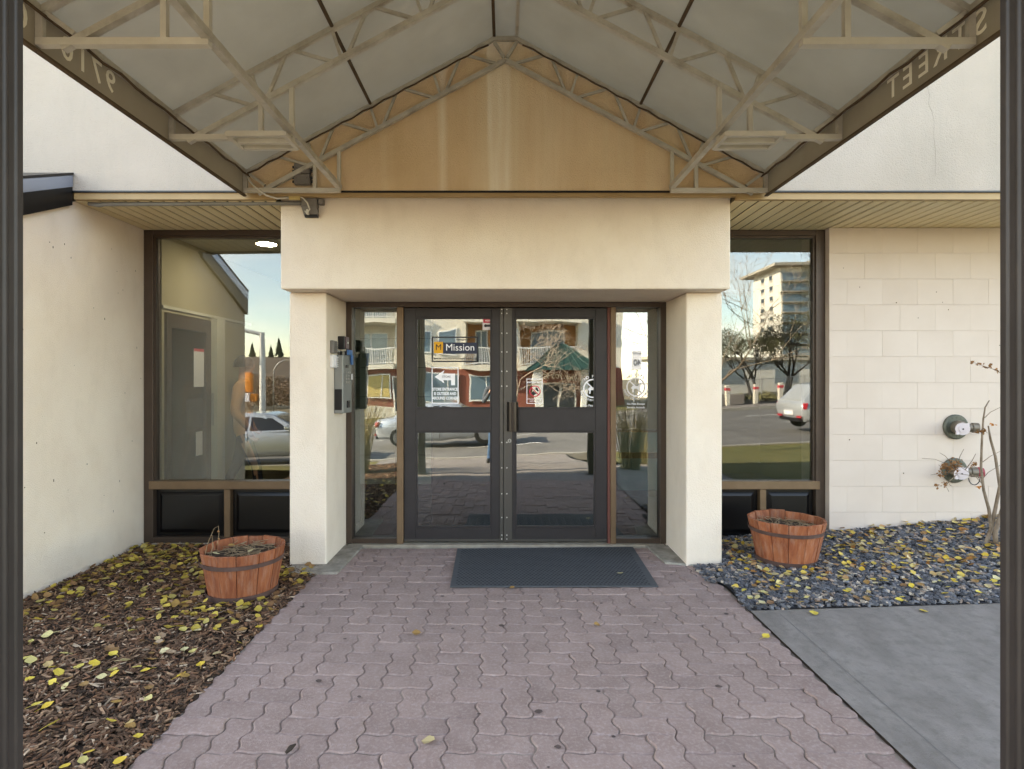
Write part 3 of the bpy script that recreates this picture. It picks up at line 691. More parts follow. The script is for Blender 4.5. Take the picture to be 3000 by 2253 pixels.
# lettering cut through both sides of the valance
for s, order in ((-1, ['9', '7', '1', '0', '', '1', '0', '5', '', 'S', 'T', 'R', 'E', 'E', 'T']), (1, ['T', 'E', 'E', 'R', 'T', 'S', '', '5', '0', '1', '', '0', '1', '7', '9'])):
    y = 2.875 if s < 0 else 2.93
    for ch in order:
        if ch: text('letter', ch, .15, 'letter_cream', VA[0 if s < 0 else 1], (s * XE, y, 2.985), (0, s, 0), ext=.0045, bold=.0006)
        y -= (.095 if ch in '1790' and ch else (.06 if not ch else .108))
SL = (4.085 - ZE) / (XE - .09)
def topz(x): return 4.05 - (abs(x) - .085) * SL if abs(x) > .085 else 4.05
def botz(x): return 3.892 - abs(x) * SL
def truss(Y, lamp, wall=False):
    Y += 0
    t = root('truss', '', '', (0, 1.45, 0)); del t['label'], t['category']
    t.parent = aw; t.location = (0, 0, 0)
    DEP = dict(ridge_piece=.0245, top_chord=.028, bottom_chord=.031, web=.018, eave_post=.0215, bottom_tie=.0345, hanger=.0262)   # each kind its own depth, so no faces fall in one plane
    bb = lambda nm, p, q, wd, mt='steel': B().bar((p[0], Y, p[1]), (q[0], Y, q[1]), wd, DEP[nm]).build(nm, mt, t)
    bb('ridge_piece', (-.1, 4.052), (.1, 4.052), .03)
    for s in (-1, 1):
        bb('top_chord', (s * .085, 4.05), (s * 1.945, topz(1.945)), .028)
        bb('bottom_chord', (0, 3.892), (s * 1.85, botz(1.85)), .030)
        bb('web', (s * .085, 4.03), (s * .01, 3.91), .022)
        for k in range(4):
            b0 = .056 + .47 * k
            for nm, pb_, pt in (('web', b0, b0 + .245), ('web', b0 + .395, b0 + .285), ('web', b0 + .43, b0 + .487)):
                if pb_ < 1.80 and pt < 1.93: bb(nm, (s * pb_, botz(pb_)), (s * pt, topz(pt)), .018)
        bb('eave_post', (s * 1.945, 2.93), (s * 1.945, 3.06), .03)
        bb('web', (s * 1.93, 3.05), (s * 1.80, 2.955), .02)
        bb('bottom_tie', (s * 1.955, 2.918), (s * 1.235, 2.918), .030, 'steel_pale')
        bb('hanger', (s * 1.245, 2.935), (s * 1.245, botz(1.245)), .025, 'steel_pale')
        bb('hanger', (s * 1.425, 2.935), (s * 1.425, botz(1.425)), .025, 'steel_pale')
    return t
for Y, l in ((4.33, 0), (3.375, 1), (2.42, 0), (1.47, 0)): truss(Y, l)
for s in (-1, 1):
    B().bar((s * 1.245, 1.45, 2.945), (s * 1.245, 4.34, 2.945), .036).build('long_rail', 'steel', aw)
    B().bar((s * .085, 1.40, 4.072), (s * .085, YB, 4.072), .022).build('ridge_rail', 'rust_brown' if s < 0 else 'steel', aw)
    B().tube([(s * 1.01, 1.40, topz(1.01) + .012), (s * 1.01, YB, topz(1.01) + .012)], .012, 8).build('purlin', 'rust_brown', aw)
    B().bar((s * 1.945, 1.40, 3.058), (s * 1.945, YB, 3.058), .026).build('eave_rail', 'steel', aw)
    # ladder-shaped fixture bracket hung at the second truss
    br = B()
    xa, xb = (1.245, 1.565)
    for y in (3.26, 3.36, 3.45): br.bar((s * xa, y, 2.89), (s * xb, y, 2.89), .028)
    br.bar((s * xa, 3.25, 2.89), (s * xa, 3.46, 2.89), .024, up=(0, 0, 1)); br.bar((s * xb, 3.25, 2.89), (s * xb, 3.46, 2.89), .024, up=(0, 0, 1))
    br.build('lamp_bracket', 'steel_pale', aw)
    # ribbed front posts on base plates
    cx = s * 1.312; cy = 1.47; hw = .05 if s < 0 else .05
    if s < 0: cx = -1.316
    else: cx = 1.348
    pr = []
    for a in range(4):
        c_, s_ = [(1, 0), (0, 1), (-1, 0), (0, -1)][a]
        for u, d in ((-.05, .05), (-.03, .05), (-.026, .046), (-.008, .046), (-.004, .05), (.004, .05), (.008, .046), (.026, .046), (.030, .05)):
            x, y = d, u
            pr.append((cx + x * c_ - y * s_, cy + x * s_ + y * c_))
    B().prism([(x, y, .0) for x, y in pr], (0, 0, 2.90)).build('front_post', 'post_metal', aw, bevel=.0015)
    B().box(cx - .085, cx + .085, cy - .085, cy + .085, .0, .012).build('base_plate', 'post_metal', aw)
# tie wires and cord along the eaves and up the wall truss
for s in (-1, 1):
    pts = [(s * (1.925 - .012 * abs(math.sin(i * .9))), 1.42 + i * (YB - 1.44) / 24, 3.03 - .012 * math.sin(i * 1.3) ** 2) for i in range(25)]
    B().tube(pts, .007, 6).build('eave_cord', 'rust_brown', aw, smooth=True)
    pts = [(s * (1.92 - i * .078), 4.305, topz(1.92 - i * .078) - .022 - .014 * math.sin(i * 1.7) ** 2) for i in range(24)]
    B().tube(pts, .006, 6).build('gable_cord', 'rust_brown', aw, smooth=True)

# ------------------------------------------------------------------ mounted boxes and pipes
jb = root('junction_box', 'double grey junction box on the gable wall under the left awning truss', 'electrical box', (-1.53, YU, 3.05))
for z in (3.005, 3.085):
    o = B().box(-1.585, -1.465, YU - .05, YU - .009, z - .038, z + .038).build('box_body', 'box_grey', jb, bevel=.004)
    B().box(-1.582, -1.468, YU - .056, YU - .0505, z - .035, z + .035).build('lid', 'box_grey', jb, bevel=.003)
sc_ = B()
for z in (3.005, 3.085):
    for x in (-1.565, -1.485): sc_.tube([(x, YU - .0575, z + .005), (x, YU - .056, z + .005)], .003, 6)
    for k in range(2):
        B().tube([(-1.46, YU - .03, z - .015 + k * .03), (-1.435, YU - .03, z - .015 + k * .03)], .012, 8).build('conduit_fitting', 'plastic_black', jb)
        B().tube([(-1.59, YU - .03, z - .015 + k * .03), (-1.60, YU - .03, z - .015 + k * .03)], .010, 8).build('conduit_fitting', 'plastic_black', jb)
kind(sc_.build('lid_screws', 'plastic_black', jb), 'stuff')
ob = root('outlet_box', 'grey weatherproof outlet box with open cover on the lintel, white plug in it', 'outlet', (-1.49, YL, 2.82))
B().box(-1.565, -1.445, YL - .06, YL - .001, 2.825, 2.895).build('box_body', 'box_grey', ob, bevel=.005)
B().box(-1.44, -1.40, YL - .05, YL - .001, 2.85, 2.893).build('end_cap', 'box_grey', ob, bevel=.004)
cv = B(); cv.prism([(-1.56, YL - .075, 2.825), (-1.445, YL - .075, 2.825), (-1.44, YL - .02, 2.765), (-1.555, YL - .02, 2.765)], (0, .006, .004)); cv.build('cover', 'box_grey', ob)
B().box(-1.548, -1.45, YL - .03, YL - .001, 2.755, 2.824).build('socket_face', 'plastic_black', ob)
B().box(-1.528, -1.511, YL - .06, YL - .03, 2.77, 2.81).build('plug', 'cable_white', ob, bevel=.003)
cdp = B().tube([(-3.20, YU + .065, 2.853), (-3.12, YU + .065, 2.842), (-3.08, YU + .065, 2.850), (-1.74, YL - .03, 2.862), (-1.57, YL - .03, 2.862)], .016, 10).build('conduit_pipe', 'pipe_grey', smooth=True)
tag(cdp, 'long grey conduit pipe along the front edge of the left soffit', 'pipe')
cab = root('power_cable', 'white power cable drooping from the awning frame to the outlet', 'cable', (-1.7, YU, 2.9))
p0 = at(530, 370, 4.32); pts = [p0, at(540, 392, 4.3), at(552, 405, 4.3), at(575, 422, 4.32), at(600, 429, 4.36), at(626, 426, 4.40)]
B().tube(pts, .007, 8).build('cord', 'cable_white', cab, smooth=True)
q0 = at(626, 427, 4.41)
B().box(q0.x, q0.x + .085, 4.385, 4.41, q0.z - .02, q0.z + .018).build('inline_box', 'cream_plastic', cab, bevel=.004)
B().tube([(q0.x + .085, 4.40, q0.z), at(655, 428, 4.40), at(664, 438, 4.40), at(669, 452, 4.42), at(664, 460, 4.42), at(659, 456, 4.43), (-1.52, YL - .045, 2.775)], .0055, 8).build('cord', 'cable_white', cab, smooth=True)

# intercom and small devices on the inner face of the left pillar
XI = -1.446
ic = root('intercom_panel', 'tall grey sloped intercom panel with keypad on the left pillar', 'intercom', (XI, 5.0, 1.4))
z0, z1 = 1.215, 1.71
B().prism([(XI + .001, 4.86, z0), (XI + .001, 4.86, z1), (XI + .085, 4.90, z1), (XI + .10, 5.08, z1 - .03), (XI + .001, 5.09, z1), (XI + .001, 5.09, z0), (XI + .10, 5.08, z0), (XI + .085, 4.90, z0)][0:0] or
          [(XI + .001, 4.87, z0), (XI + .075, 4.88, z0), (XI + .105, 5.05, z0), (XI + .001, 5.07, z0)], (0, 0, z1 - z0)).build('case', 'intercom_grey', ic, bevel=.006)
B().box(XI + .01, XI + .07, 4.866, 4.869, 1.245, 1.42).build('card_reader', 'plastic_black', ic, bevel=.002)
kp = B()
for i in range(4):
    for j in range(3):
        y = 4.94 + j * .03; x = XI + .075 + .03 * (y - 4.88) / .17
        kp.box(x + .001, x + .006, y - .01, y + .01, 1.47 + i * .028, 1.488 + i * .028)
kp.build('keypad', 'intercom_silver', ic)
B().box(XI + .084, XI + .094, 4.93, 5.0, 1.60, 1.625).build('display', 'plastic_black', ic)
B().box(XI + .088, XI + .10, 4.95, 5.02, 1.26, 1.32).build('call_symbol', 'plastic_black', ic)
kb = root('key_box', 'dark maroon key box high on the left pillar beside the door frame', 'key box', (XI, 5.0, 1.83))
B().box(XI + .001, XI + .06, 4.98, 5.09, 1.765, 1.875).build('case', 'plastic_black', kb, bevel=.005)
B().box(XI + .061, XI + .072, 4.985, 5.085, 1.768, 1.872).build('face', 'plastic_maroon', kb, bevel=.004)
B().tube([(XI + .072, 5.03, 1.82), (XI + .079, 5.03, 1.82)], .008, 10).build('lock_dot', 'screw', kb)
for nm, zc, lab, mt in (('grey reader', 1.775, 'small flat grey card reader on the pillar above a white one', 'box_grey'), ('white', 1.655, 'small scratched white card reader on the pillar beside the intercom', 'paper_white')):
    rd = root('card_reader', lab, 'card reader', (XI, 4.8, zc))
    B().box(XI + .001, XI + .03, 4.76, 4.87, zc - .055, zc + .05).build('case', mt, rd, bevel=.004)
    fn = B()
    for k in range(6): fn.box(XI + .031, XI + .04, 4.80, 4.868, zc - .045 + k * .015, zc - .038 + k * .015)
    fn.build('vent_rib', mt, rd)
bb_ = root('blue_tag_clip', 'blue and black clip on top of the intercom panel', 'clip', (XI, 5.0, 1.73))
for k, mt in enumerate(('plastic_black', 'intercom_silver', 'plastic_black', 'plastic_blue')): B().box(XI + .03 + k * .02, XI + .048 + k * .02, 4.95, 5.06, 1.711, 1.745 if k < 3 else 1.755).build('key_tube', mt, bb_)
B().box(XI + .108, XI + .116, 5.0, 5.06, 1.63, 1.71).build('hanging_tag', 'plastic_blue', bb_)
B().box(XI + .108, XI + .112, 5.02, 5.05, 1.50, 1.55).build('white_tag', 'paper_white', bb_)

# ------------------------------------------------------------------ notices on the glass
YG = YD - .0245                                # face of the door panes
def plate(x0, x1, z0, z1, y=YG - .001, t=.0008): return B().box(x0, x1, y - t, y, z0, z1)
def frame(x0, x1, z0, z1, wd, y=YG - .0012, t=.0008):
    b = B(); b.box(x0, x1, y - t, y, z0, z0 + wd); b.box(x0, x1, y - t, y, z1 - wd, z1); b.box(x0, x0 + wd, y - t, y, z0 + wd, z1 - wd); b.box(x1 - wd, x1, y - t, y, z0 + wd, z1 - wd); return b
def wx(px): return (px - 1092) * YG / F
def wz(py): return CH - (py - 815) * YG / F
ms = root('management_decal', 'black framed management company decal with amber square on the left door', 'decal', (wx(983), YG, wz(755)))
frame(wx(932.5), wx(1033), wz(782), wz(727), .012).build('border', 'sign_black', ms)
plate(wx(957), wx(1031), wz(764), wz(740)).build('name_band', 'navy', ms)
plate(wx(937.5), wx(957), wz(763), wz(738.5), YG - .0013).build('amber_square', 'amber', ms)
text('initial', 'M', .075, 'ink', ms, (wx(947.3), YG - .003, wz(750.5)), bold=0)
text('name', 'Mission', .088, 'white_vinyl', ms, (wx(994), YG - .003, wz(751)), bold=0)
text('web_address', 'www.missionmanagement.ca', .034, 'ink', ms, (wx(983), YG - .003, wz(774)), bold=.0002)
text('top_line', 'Managed by', .026, 'ink', ms, (wx(1000), YG - .003, wz(733.5)))
st = root('store_sign', 'white outlined store entrance sign with left pointing arrow on the left door', 'sign', (wx(961), YG, wz(832)))
frame(wx(932.5), wx(990.5), wz(872), wz(793), .0085).build('border', 'white_vinyl', st)
def zz(px, py): return (wx(px), YG - .0012, wz(py))
B().prism([zz(939, 814), zz(960, 799.5), zz(957, 807), zz(983, 807), zz(983, 832), zz(974.5, 832), zz(974.5, 821), zz(957.5, 821), zz(960, 828)], (0, -.0008, 0)).build('arrow', 'white_vinyl', st)
text('arrow_word', 'STORE', .026, 'ink', st, (wx(964.5), YG - .003, wz(813.8)))
for k, tline in enumerate(('STORE ENTRANCE', 'IS OUTSIDE AND', 'AROUND CORNER')):
    text('sign_line', tline, .036, 'white_vinyl', st, (wx(961.5), YG - .003, wz(841 + k * 9.6)), bold=.0013, sx=.75)
vs_ = root('surveillance_sticker', 'small pink and red video camera sticker at the top corner of the left door glass', 'sticker', (wx(1055), YG, wz(700)))
plate(wx(1042.5), wx(1066.5), wz(712.5), wz(687)).build('backing', 'cap_pink', vs_)
plate(wx(1044), wx(1065), wz(697.5), wz(688.5), YG - .0022).build('red_band', 'sign_red', vs_)
text('band_text', 'VIDEO', .02, 'white_vinyl', vs_, (wx(1054.5), YG - .004, wz(693)), bold=.0004)
b = B(); b.box(wx(1047), wx(1062), YG - .003, YG - .0022, wz(706), wz(701)); b.tube([(wx(1049), YG - .003, wz(703.5)), (wx(1049), YG - .0038, wz(703.5))], .014, 14); b.build('camera_pictogram', 'ink', vs_)
def ring(cx, cz, r, wd, y, n=28, t=.0008):
    b = B(); vs = []; fs = []
    for k in range(n):
        a = 2 * math.pi * k / n
        for rr in (r, r - wd): vs.append((cx + rr * math.cos(a), y, cz + rr * math.sin(a)))
    fs = [(2 * k, 2 * ((k + 1) % n), 2 * ((k + 1) % n) + 1, 2 * k + 1) for k in range(n)]
    return b.add(vs, fs)
aw_ = root('watch_sign', 'white outlined apartment watch sign with red crossed circle on the right door', 'sign', (wx(1155), YG, wz(845)))
frame(wx(1137.5), wx(1172), wz(872), wz(818), .006).build('border', 'white_vinyl', aw_)
cx, cz = wx(1155.5), wz(845)
ring(cx, cz, .052, .009, YG - .0022).build('red_ring', 'sign_red', aw_)
B().bar((cx - .034, YG - .0024, cz + .034), (cx + .034, YG - .0024, cz - .034), .009, .0006).build('red_slash', 'sign_red', aw_)
b = B(); b.prism([(cx - .032, YG - .0016, cz - .02), (cx - .012, YG - .0016, cz + .002), (cx + .014, YG - .0016, cz - .024), (cx - .008, YG - .0016, cz - .036)], (0, -.0004, 0))
b.prism([(cx + .002, YG - .0016, cz + .02), (cx + .012, YG - .0016, cz + .036), (cx + .024, YG - .0016, cz + .03), (cx + .036, YG - .0016, cz + .004), (cx + .026, YG - .0016, cz - .004)], (0, -.0004, 0)); b.build('pictogram', 'ink', aw_)
text('heading', 'APARTMENT WATCH', .020, 'white_vinyl', aw_, (cx, YG - .003, wz(826)), bold=.0006, sx=.75)
text('sign_line', 'IF YOU DON\'T KNOW THEM', .013, 'white_vinyl', aw_, (cx, YG - .003, wz(862)), bold=.0004, sx=.8)
text('sign_line', 'DON\'T LET THEM IN', .013, 'white_vinyl', aw_, (cx, YG - .003, wz(866.5)), bold=.0004, sx=.8)
def petsign(cx, cz, y, lab):
    p = root('no_pets_decal', lab, 'decal', (cx, y, cz))
    ring(cx, cz, .088, .013, y).build('white_ring', 'white_vinyl', p)
    B().bar((cx - .056, y - .0004, cz + .056), (cx + .056, y - .0004, cz - .056), .012, .0006).build('white_slash', 'white_vinyl', p)
    b = B(); yy = y - .0012
    b.prism([(cx - .046, yy, cz - .008), (cx - .03, yy, cz + .012), (cx + .02, yy, cz + .01), (cx + .034, yy, cz + .042), (cx + .058, yy, cz + .038), (cx + .06, yy, cz + .028), (cx + .046, yy, cz + .02), (cx + .036, yy, cz - .01), (cx + .034, yy, cz - .05), (cx + .024, yy, cz - .05), (cx + .02, yy, cz - .016), (cx - .018, yy, cz - .016), (cx - .02, yy, cz - .045), (cx - .032, yy, cz - .05), (cx - .034, yy, cz - .02)], (0, -.0004, 0))
    b.build('dog_pictogram', 'white_vinyl', p)
    for k, ch in enumerate('NO PETS'):
        a = R(128 - k * 12.7); text('arc_letter', ch, .034, 'white_vinyl', p, (cx + .11 * math.cos(a), y - .002, cz + .11 * math.sin(a)), (math.sin(a), 0, -math.cos(a)), (math.cos(a), 0, math.sin(a)), bold=.0006) if ch != ' ' else None
    for k, ch in enumerate('EXCEPT SERVICE ANIMALS'):
        a = R(195 + k * 7.2)
        if ch != ' ': text('arc_letter', ch, .024, 'white_vinyl', p, (cx + .108 * math.cos(a), y - .002, cz + .108 * math.sin(a)), (-math.sin(a), 0, math.cos(a)), (-math.cos(a), 0, -math.sin(a)), bold=.0004)
    for k, tl in enumerate(('No Pets Except', 'Service Animals')): text('decal_line', tl, .026, 'white_vinyl', p, (cx, y - .002, cz - .155 - k * .032), bold=.0005)
YS = YD + .0045
petsign(1.195, 1.52 - 21 * YD / F, YS, 'round white no pets decal with dog on the right sidelight')
petsign(.795, 1.52 - 24 * YD / F, YG - .0012, 'round white no pets decal at the right edge of the right door')

# ------------------------------------------------------------------ door mat
mt_ = root('door_mat', 'dark grey perforated rubber door mat in front of the doors', 'mat', (.35, 4.64, 0))
MB = [(-.425, 5.10), (1.135, 5.15), (1.105, 4.175), (-.40, 4.165)]
B().prism([(x, y, .0045) for x, y in MB], (0, 0, .0085)).build('rubber_sheet', 'mat_rubber', mt_, bevel=.003)
b = B(); nx, ny = 48, 30
for j in range(ny):
    v = .045 + .91 * j / (ny - 1)
    for i in range(nx):
        u = .03 + .94 * (i + .5 * (j % 2)) / nx
        x = (1 - v) * ((1 - u) * MB[0][0] + u * MB[1][0]) + v * ((1 - u) * MB[3][0] + u * MB[2][0]); y = (1 - v) * ((1 - u) * MB[0][1] + u * MB[1][1]) + v * ((1 - u) * MB[3][1] + u * MB[2][1])
        b.add([(x - .0105, y, .0136), (x, y - .0095, .0136), (x + .0105, y, .0136), (x, y + .0095, .0136)], [(0, 1, 2, 3)])
kind(b.build('perforation', 'mat_hole', mt_), 'stuff')

# ------------------------------------------------------------------ half-barrel planters
def barrel(loc, rt, rb_, hgt, n, label, seed, soilz, wide):
    r = random.Random(seed)
    p = root('barrel_planter', label, 'planter', loc, 'barrel planters beside the doors')
    cx, cy, cz = loc
    ws = [r.uniform(.75, 1.3) for _ in range(n)]; tot = sum(ws); a = r.uniform(0, 1)
    th = .022
    for k in range(n):
        a0, a1 = a, a + 2 * math.pi * ws[k] / tot; a = a1; e = .006
        hh = hgt + r.uniform(-.006, .006); out = r.uniform(-.003, .003)
        vs = []
        for z, rr in ((0, rb_), (hh, rt)):
            for ang in (a0 + e, a1 - e):
                for q in (rr + out, rr + out - th): vs.append((cx + q * math.cos(ang), cy + q * math.sin(ang), cz + z))
        b = B().add(vs, [(0, 2, 6, 4), (1, 5, 7, 3), (0, 4, 5, 1), (2, 3, 7, 6), (4, 6, 7, 5), (0, 1, 3, 2)])
        b.build('stave', 'barrel_wood', p, bevel=.003)
    for zf, hw in ((.76, .014), (.07, .02)):
        b = B(); m = 40; vs = []
        for k in range(m):
            ang = 2 * math.pi * k / m
            for dz in (-hw, hw):
                rr = (rb_ + (rt - rb_) * (zf + dz / hgt)) + .0015
                for q in (rr + .004, rr): vs.append((cx + q * math.cos(ang), cy + q * math.sin(ang), cz + zf * hgt + dz))
        fs = []
        for k in range(m):
            i, j = 4 * k, 4 * ((k + 1) % m)
            fs += [(i, j, j + 2, i + 2), (i + 1, i + 3, j + 3, j + 1), (i + 2, j + 2, j + 3, i + 3), (i, i + 1, j + 1, j)]
        b.add(vs, fs).build('hoop', 'barrel_hoop', p)
    m = 24; rr = rb_ + (rt - rb_) * soilz - th
    vs = [(cx, cy, cz + soilz * hgt + .01)]
    for q in (.55, 1):
        for k in range(m): ang = 2 * math.pi * k / m; vs.append((cx + rr * q * math.cos(ang), cy + rr * q * math.sin(ang), cz + soilz * hgt + r.uniform(-.012, .012)))
    fs = [(0, 1 + k, 1 + (k + 1) % m) for k in range(m)] + [(1 + k, 1 + m + k, 1 + m + (k + 1) % m, 1 + (k + 1) % m) for k in range(m)]
    B().add(vs, fs).build('soil', 'soil', p, smooth=True)
    b = B()
    for k in range(130):
        an, q = r.uniform(0, 6.28), rr * math.sqrt(r.random()) * .93; ln = r.uniform(.03, .16); an2 = r.uniform(0, 6.28); z = cz + soilz * hgt + r.uniform(.004, .022)
        x, y = cx + q * math.cos(an), cy + q * math.sin(an); f = min(1, (rr * .95) / max(1e-3, math.hypot(x + ln * math.cos(an2) - cx, y + ln * math.sin(an2) - cy)))
        b.tube([(x, y, z), (cx + (x + ln * math.cos(an2) - cx) * f, cy + (y + ln * math.sin(an2) - cy) * f, z + r.uniform(-.004, .02))], r.uniform(.0012, .003), 4)
    kind(b.build('dry_litter', 'dry_stalk', p), 'stuff')
    return p
P1 = barrel((-1.862, 4.10, .0), .285, .228, .325, 13, 'red stained half barrel planter on the bark mulch, dry stalks at its rim', 4, .82, 0)
P2 = barrel((2.255, 4.66, .045), .292, .22, .345, 14, 'red stained half barrel planter on the slate chips under the right window', 11, .80, 0)
# dry stalk standing in the left planter
dw = root('dried_weed', 'thin dry weed stalk with seed heads rising from the left planter', 'plant', (-2.13, 4.0, .3))
A0 = at(440, 1212, 3.98)
B().tube([A0, at(447, 1180, 4.0), at(452, 1165, 4.0), at(463, 1141, 4.0), at(472, 1136, 4.0)], [.0024, .002, .002, .0015, .001], 5).build('stem', 'dry_stalk', dw)
B().tube([at(450, 1205, 4.0), at(460, 1182, 4.0), at(458, 1156, 4.0)], [.003, .0025, .0015], 5).build('stem', 'dry_stalk', dw)
B().tube([at(472, 1136, 4.0), at(473, 1152, 4.0), at(470, 1175, 4.0)], .0018, 5).build('stem', 'dry_stalk', dw)
for px, py, r_ in ((472, 1148, .009), (473, 1164, .008), (469, 1176, .006)):
    c = at(px, py, 3.998); b = B(); b.tube([c + Vector((0, 0, r_)), c, c - Vector((0, 0, r_))], [r_ * .3, r_, r_ * .25], 7); b.build('seed_head', 'dry_bract', dw)

# ------------------------------------------------------------------ fire department connections on the block wall
def fdc(x, z, label, red):
    Y = 5.205
    p = root('fire_connection', label, 'fire connection', (x, Y, z), 'fire hose connections on the block wall')
    fl = B(); n = 28
    fl.tube([(x, Y - .001, z), (x, Y - .02, z), (x, Y - .028, z), (x, Y - .03, z)], [.112, .112, .10, .06], n, True); fl.build('wall_flange', 'brass_green', p, smooth=False, bevel=.002)
    rg = B()
    for k in range(16):
        a = 2 * math.pi * k / 16; rg.box(x + .085 * math.cos(a) - .007, x + .085 * math.cos(a) + .007, Y - .032, Y - .026, z + .085 * math.sin(a) - .007, z + .085 * math.sin(a) + .007)
    rg.build('raised_lettering', 'brass_green', p)
    b = B(); b.tube([(x, Y - .02, z), (x - .004, Y - .05, z), (x - .012, Y - .085, z), (x - .03, Y - .115, z)], [.058, .062, .058, .05], 18); b.build('body', 'brass_brown', p, smooth=True)
    d1 = Vector((-.36, -.93, -.06)).normalized(); c = Vector((x - .034, Y - .12, z - .004))
    b = B(); b.tube([c - d1 * .03, c + d1 * .02], .054, 20); b.build('front_coupling', 'brass_brown', p)
    b = B(); b.tube([c + d1 * .021, c + d1 * .034], .054, 24); b.tube([c + d1 * .035, c + d1 * .042], .03, 18)
    for s in (-1, 1):
        e = c + d1 * .028 + Vector((s * .045, 0, s * .038)); b.box(e.x - .011, e.x + .011, e.y - .007, e.y + .007, e.z - .011, e.z + .011)
    b.build('pale_cap', 'cap_pink', p)
    B().tube([c + d1 * .0425, c + d1 * .045], .007, 8).build('cap_pin', 'plastic_black', p)
    q0 = Vector((x, Y - .075, z)); d2 = Vector((.95, -.3, 0)).normalized()
    b = B(); b.tube([q0, q0 + d2 * .06, q0 + d2 * .075, q0 + d2 * .08, q0 + d2 * .125], [.045, .038, .036, .044, .044], 18); b.build('side_coupling', 'brass_brown', p)
    if red:
        b = B(); b.tube([q0 + d2 * .126, q0 + d2 * .15, q0 + d2 * .17], [.043, .048, .04], 18); e = q0 + d2 * .14
        b.box(e.x - .005, e.x + .005, e.y - .056, e.y - .045, e.z - .01, e.z + .01); b.build('red_cap', 'cap_red', p)
        pts = [(x + .09 - .05 * math.cos(t), Y - .12, z - .05 - .06 * math.sin(t)) for t in [k * math.pi / 10 for k in range(11)]]
        B().tube(pts, .004, 6).build('chain', 'plastic_black', p)
    return p
fdc(4.04, 1.075, 'upper green fire hose connection with bare side coupling on the block wall', False)
fdc(4.03, .685, 'lower fire hose connection with a red cap behind dry twigs on the block wall', True)

# ------------------------------------------------------------------ climbing shrub by the right post
hy = root('hydrangea_shrub', 'leafless peeling shrub with dried flower heads beside the right post', 'shrub', (4.05, 4.8, .15))
YS_ = 4.75
def st_(pts, rs, nm='stem', m='bark', n=7): return B().tube([at(px, py, Y) for px, py, Y in pts], [r_ * .68 for r_ in rs], n).build(nm, m, hy, smooth=True)
st_([(2110, 1200, 4.7), (2128, 1180, 4.7), (2141, 1140, 4.7), (2136, 1100, 4.7), (2125, 1060, 4.7), (2119, 1010, 4.7), (2121, 950, 4.7), (2124, 905, 4.68), (2128, 880, 4.66), (2137, 865, 4.66)], [.03, .024, .021, .018, .016, .014, .012, .010, .008, .006])
st_([(2141, 1140, 4.7), (2150, 1100, 4.7), (2160, 1050, 4.7), (2150, 985, 4.7), (2140, 950, 4.7), (2135, 920, 4.7)], [.022, .02, .018, .015, .013, .008])
st_([(2152, 1190, 4.65), (2150, 1150, 4.65), (2165, 1100, 4.65)], [.03, .026, .02])
tw = [[(2122, 1046, 4.68), (2108, 1030, 4.62), (2085, 1015, 4.55), (2068, 1003, 4.5)], [(2121, 1030, 4.7), (2090, 1026, 4.6), (2050, 1020, 4.55), (2010, 1026, 4.5)],
      [(2060, 1005, 4.55), (2040, 1000, 4.5), (2020, 992, 4.5), (1992, 990, 4.5)], [(2068, 1024, 4.55), (2050, 1040, 4.5), (2043, 1050, 4.5), (2050, 1062, 4.5)],
      [(2120, 1000, 4.7), (2140, 985, 4.7), (2160, 975, 4.7)], [(2085, 1015, 4.55), (2100, 995, 4.55), (2108, 980, 4.55)], [(2068, 1003, 4.5), (2074, 985, 4.5), (2082, 970, 4.5)], [(2055, 1000, 4.5), (2042, 985, 4.5), (2030, 978, 4.5)],
      [(2118, 1040, 4.7), (2135, 1020, 4.7), (2160, 1005, 4.7)], [(2160, 805, 4.7), (2145, 797, 4.7), (2120, 789, 4.7), (2098, 781, 4.7)], [(2124, 905, 4.68), (2140, 890, 4.66), (2160, 880, 4.66)]]
for p_ in tw: st_(p_, [.0045, .0035, .0028, .0022][:len(p_)], 'twig', 'bark', 5)
def floret(px, py, Y, n, spread, seed, m='dry_bract'):
    r = random.Random(seed); b = B()
    for k in range(n):
        c = at(px + r.gauss(0, spread), py + r.gauss(0, spread * .7), Y + r.uniform(-.03, .03)); s_ = r.uniform(.007, .015)
        a = Vector((r.uniform(-1, 1), r.uniform(-1, 1), r.uniform(-1, 1))).normalized() * s_; d = a.cross(Vector((r.uniform(-1, 1), r.uniform(-1, 1), 1))).normalized() * s_ * .7
        b.add([c - a, c + d, c + a, c - d], [(0, 1, 2, 3)])
    return b.build('flower_head', m, hy)
for i, (px, py, n, sp) in enumerate(((2052, 1012, 70, 9), (2062, 1000, 50, 7), (2040, 1006, 30, 5), (2024, 1048, 14, 3), (2043, 1045, 18, 4), (2034, 1022, 14, 4), (2104, 1003, 18, 5), (2030, 1028, 10, 3), (2123, 930, 26, 4), (2112, 934, 12, 3), (2100, 783, 10, 2.5), (2115, 786, 10, 3), (2126, 793, 8, 3), (2137, 790, 10, 3), (2152, 799, 8, 3))): floret(px, py, 4.5 if px < 2090 else 4.68, n, sp, i)
for px, py in ((2143, 917), (2112, 1052)): floret(px, py, 4.66, 9, 4, px, 'orange_leaf')

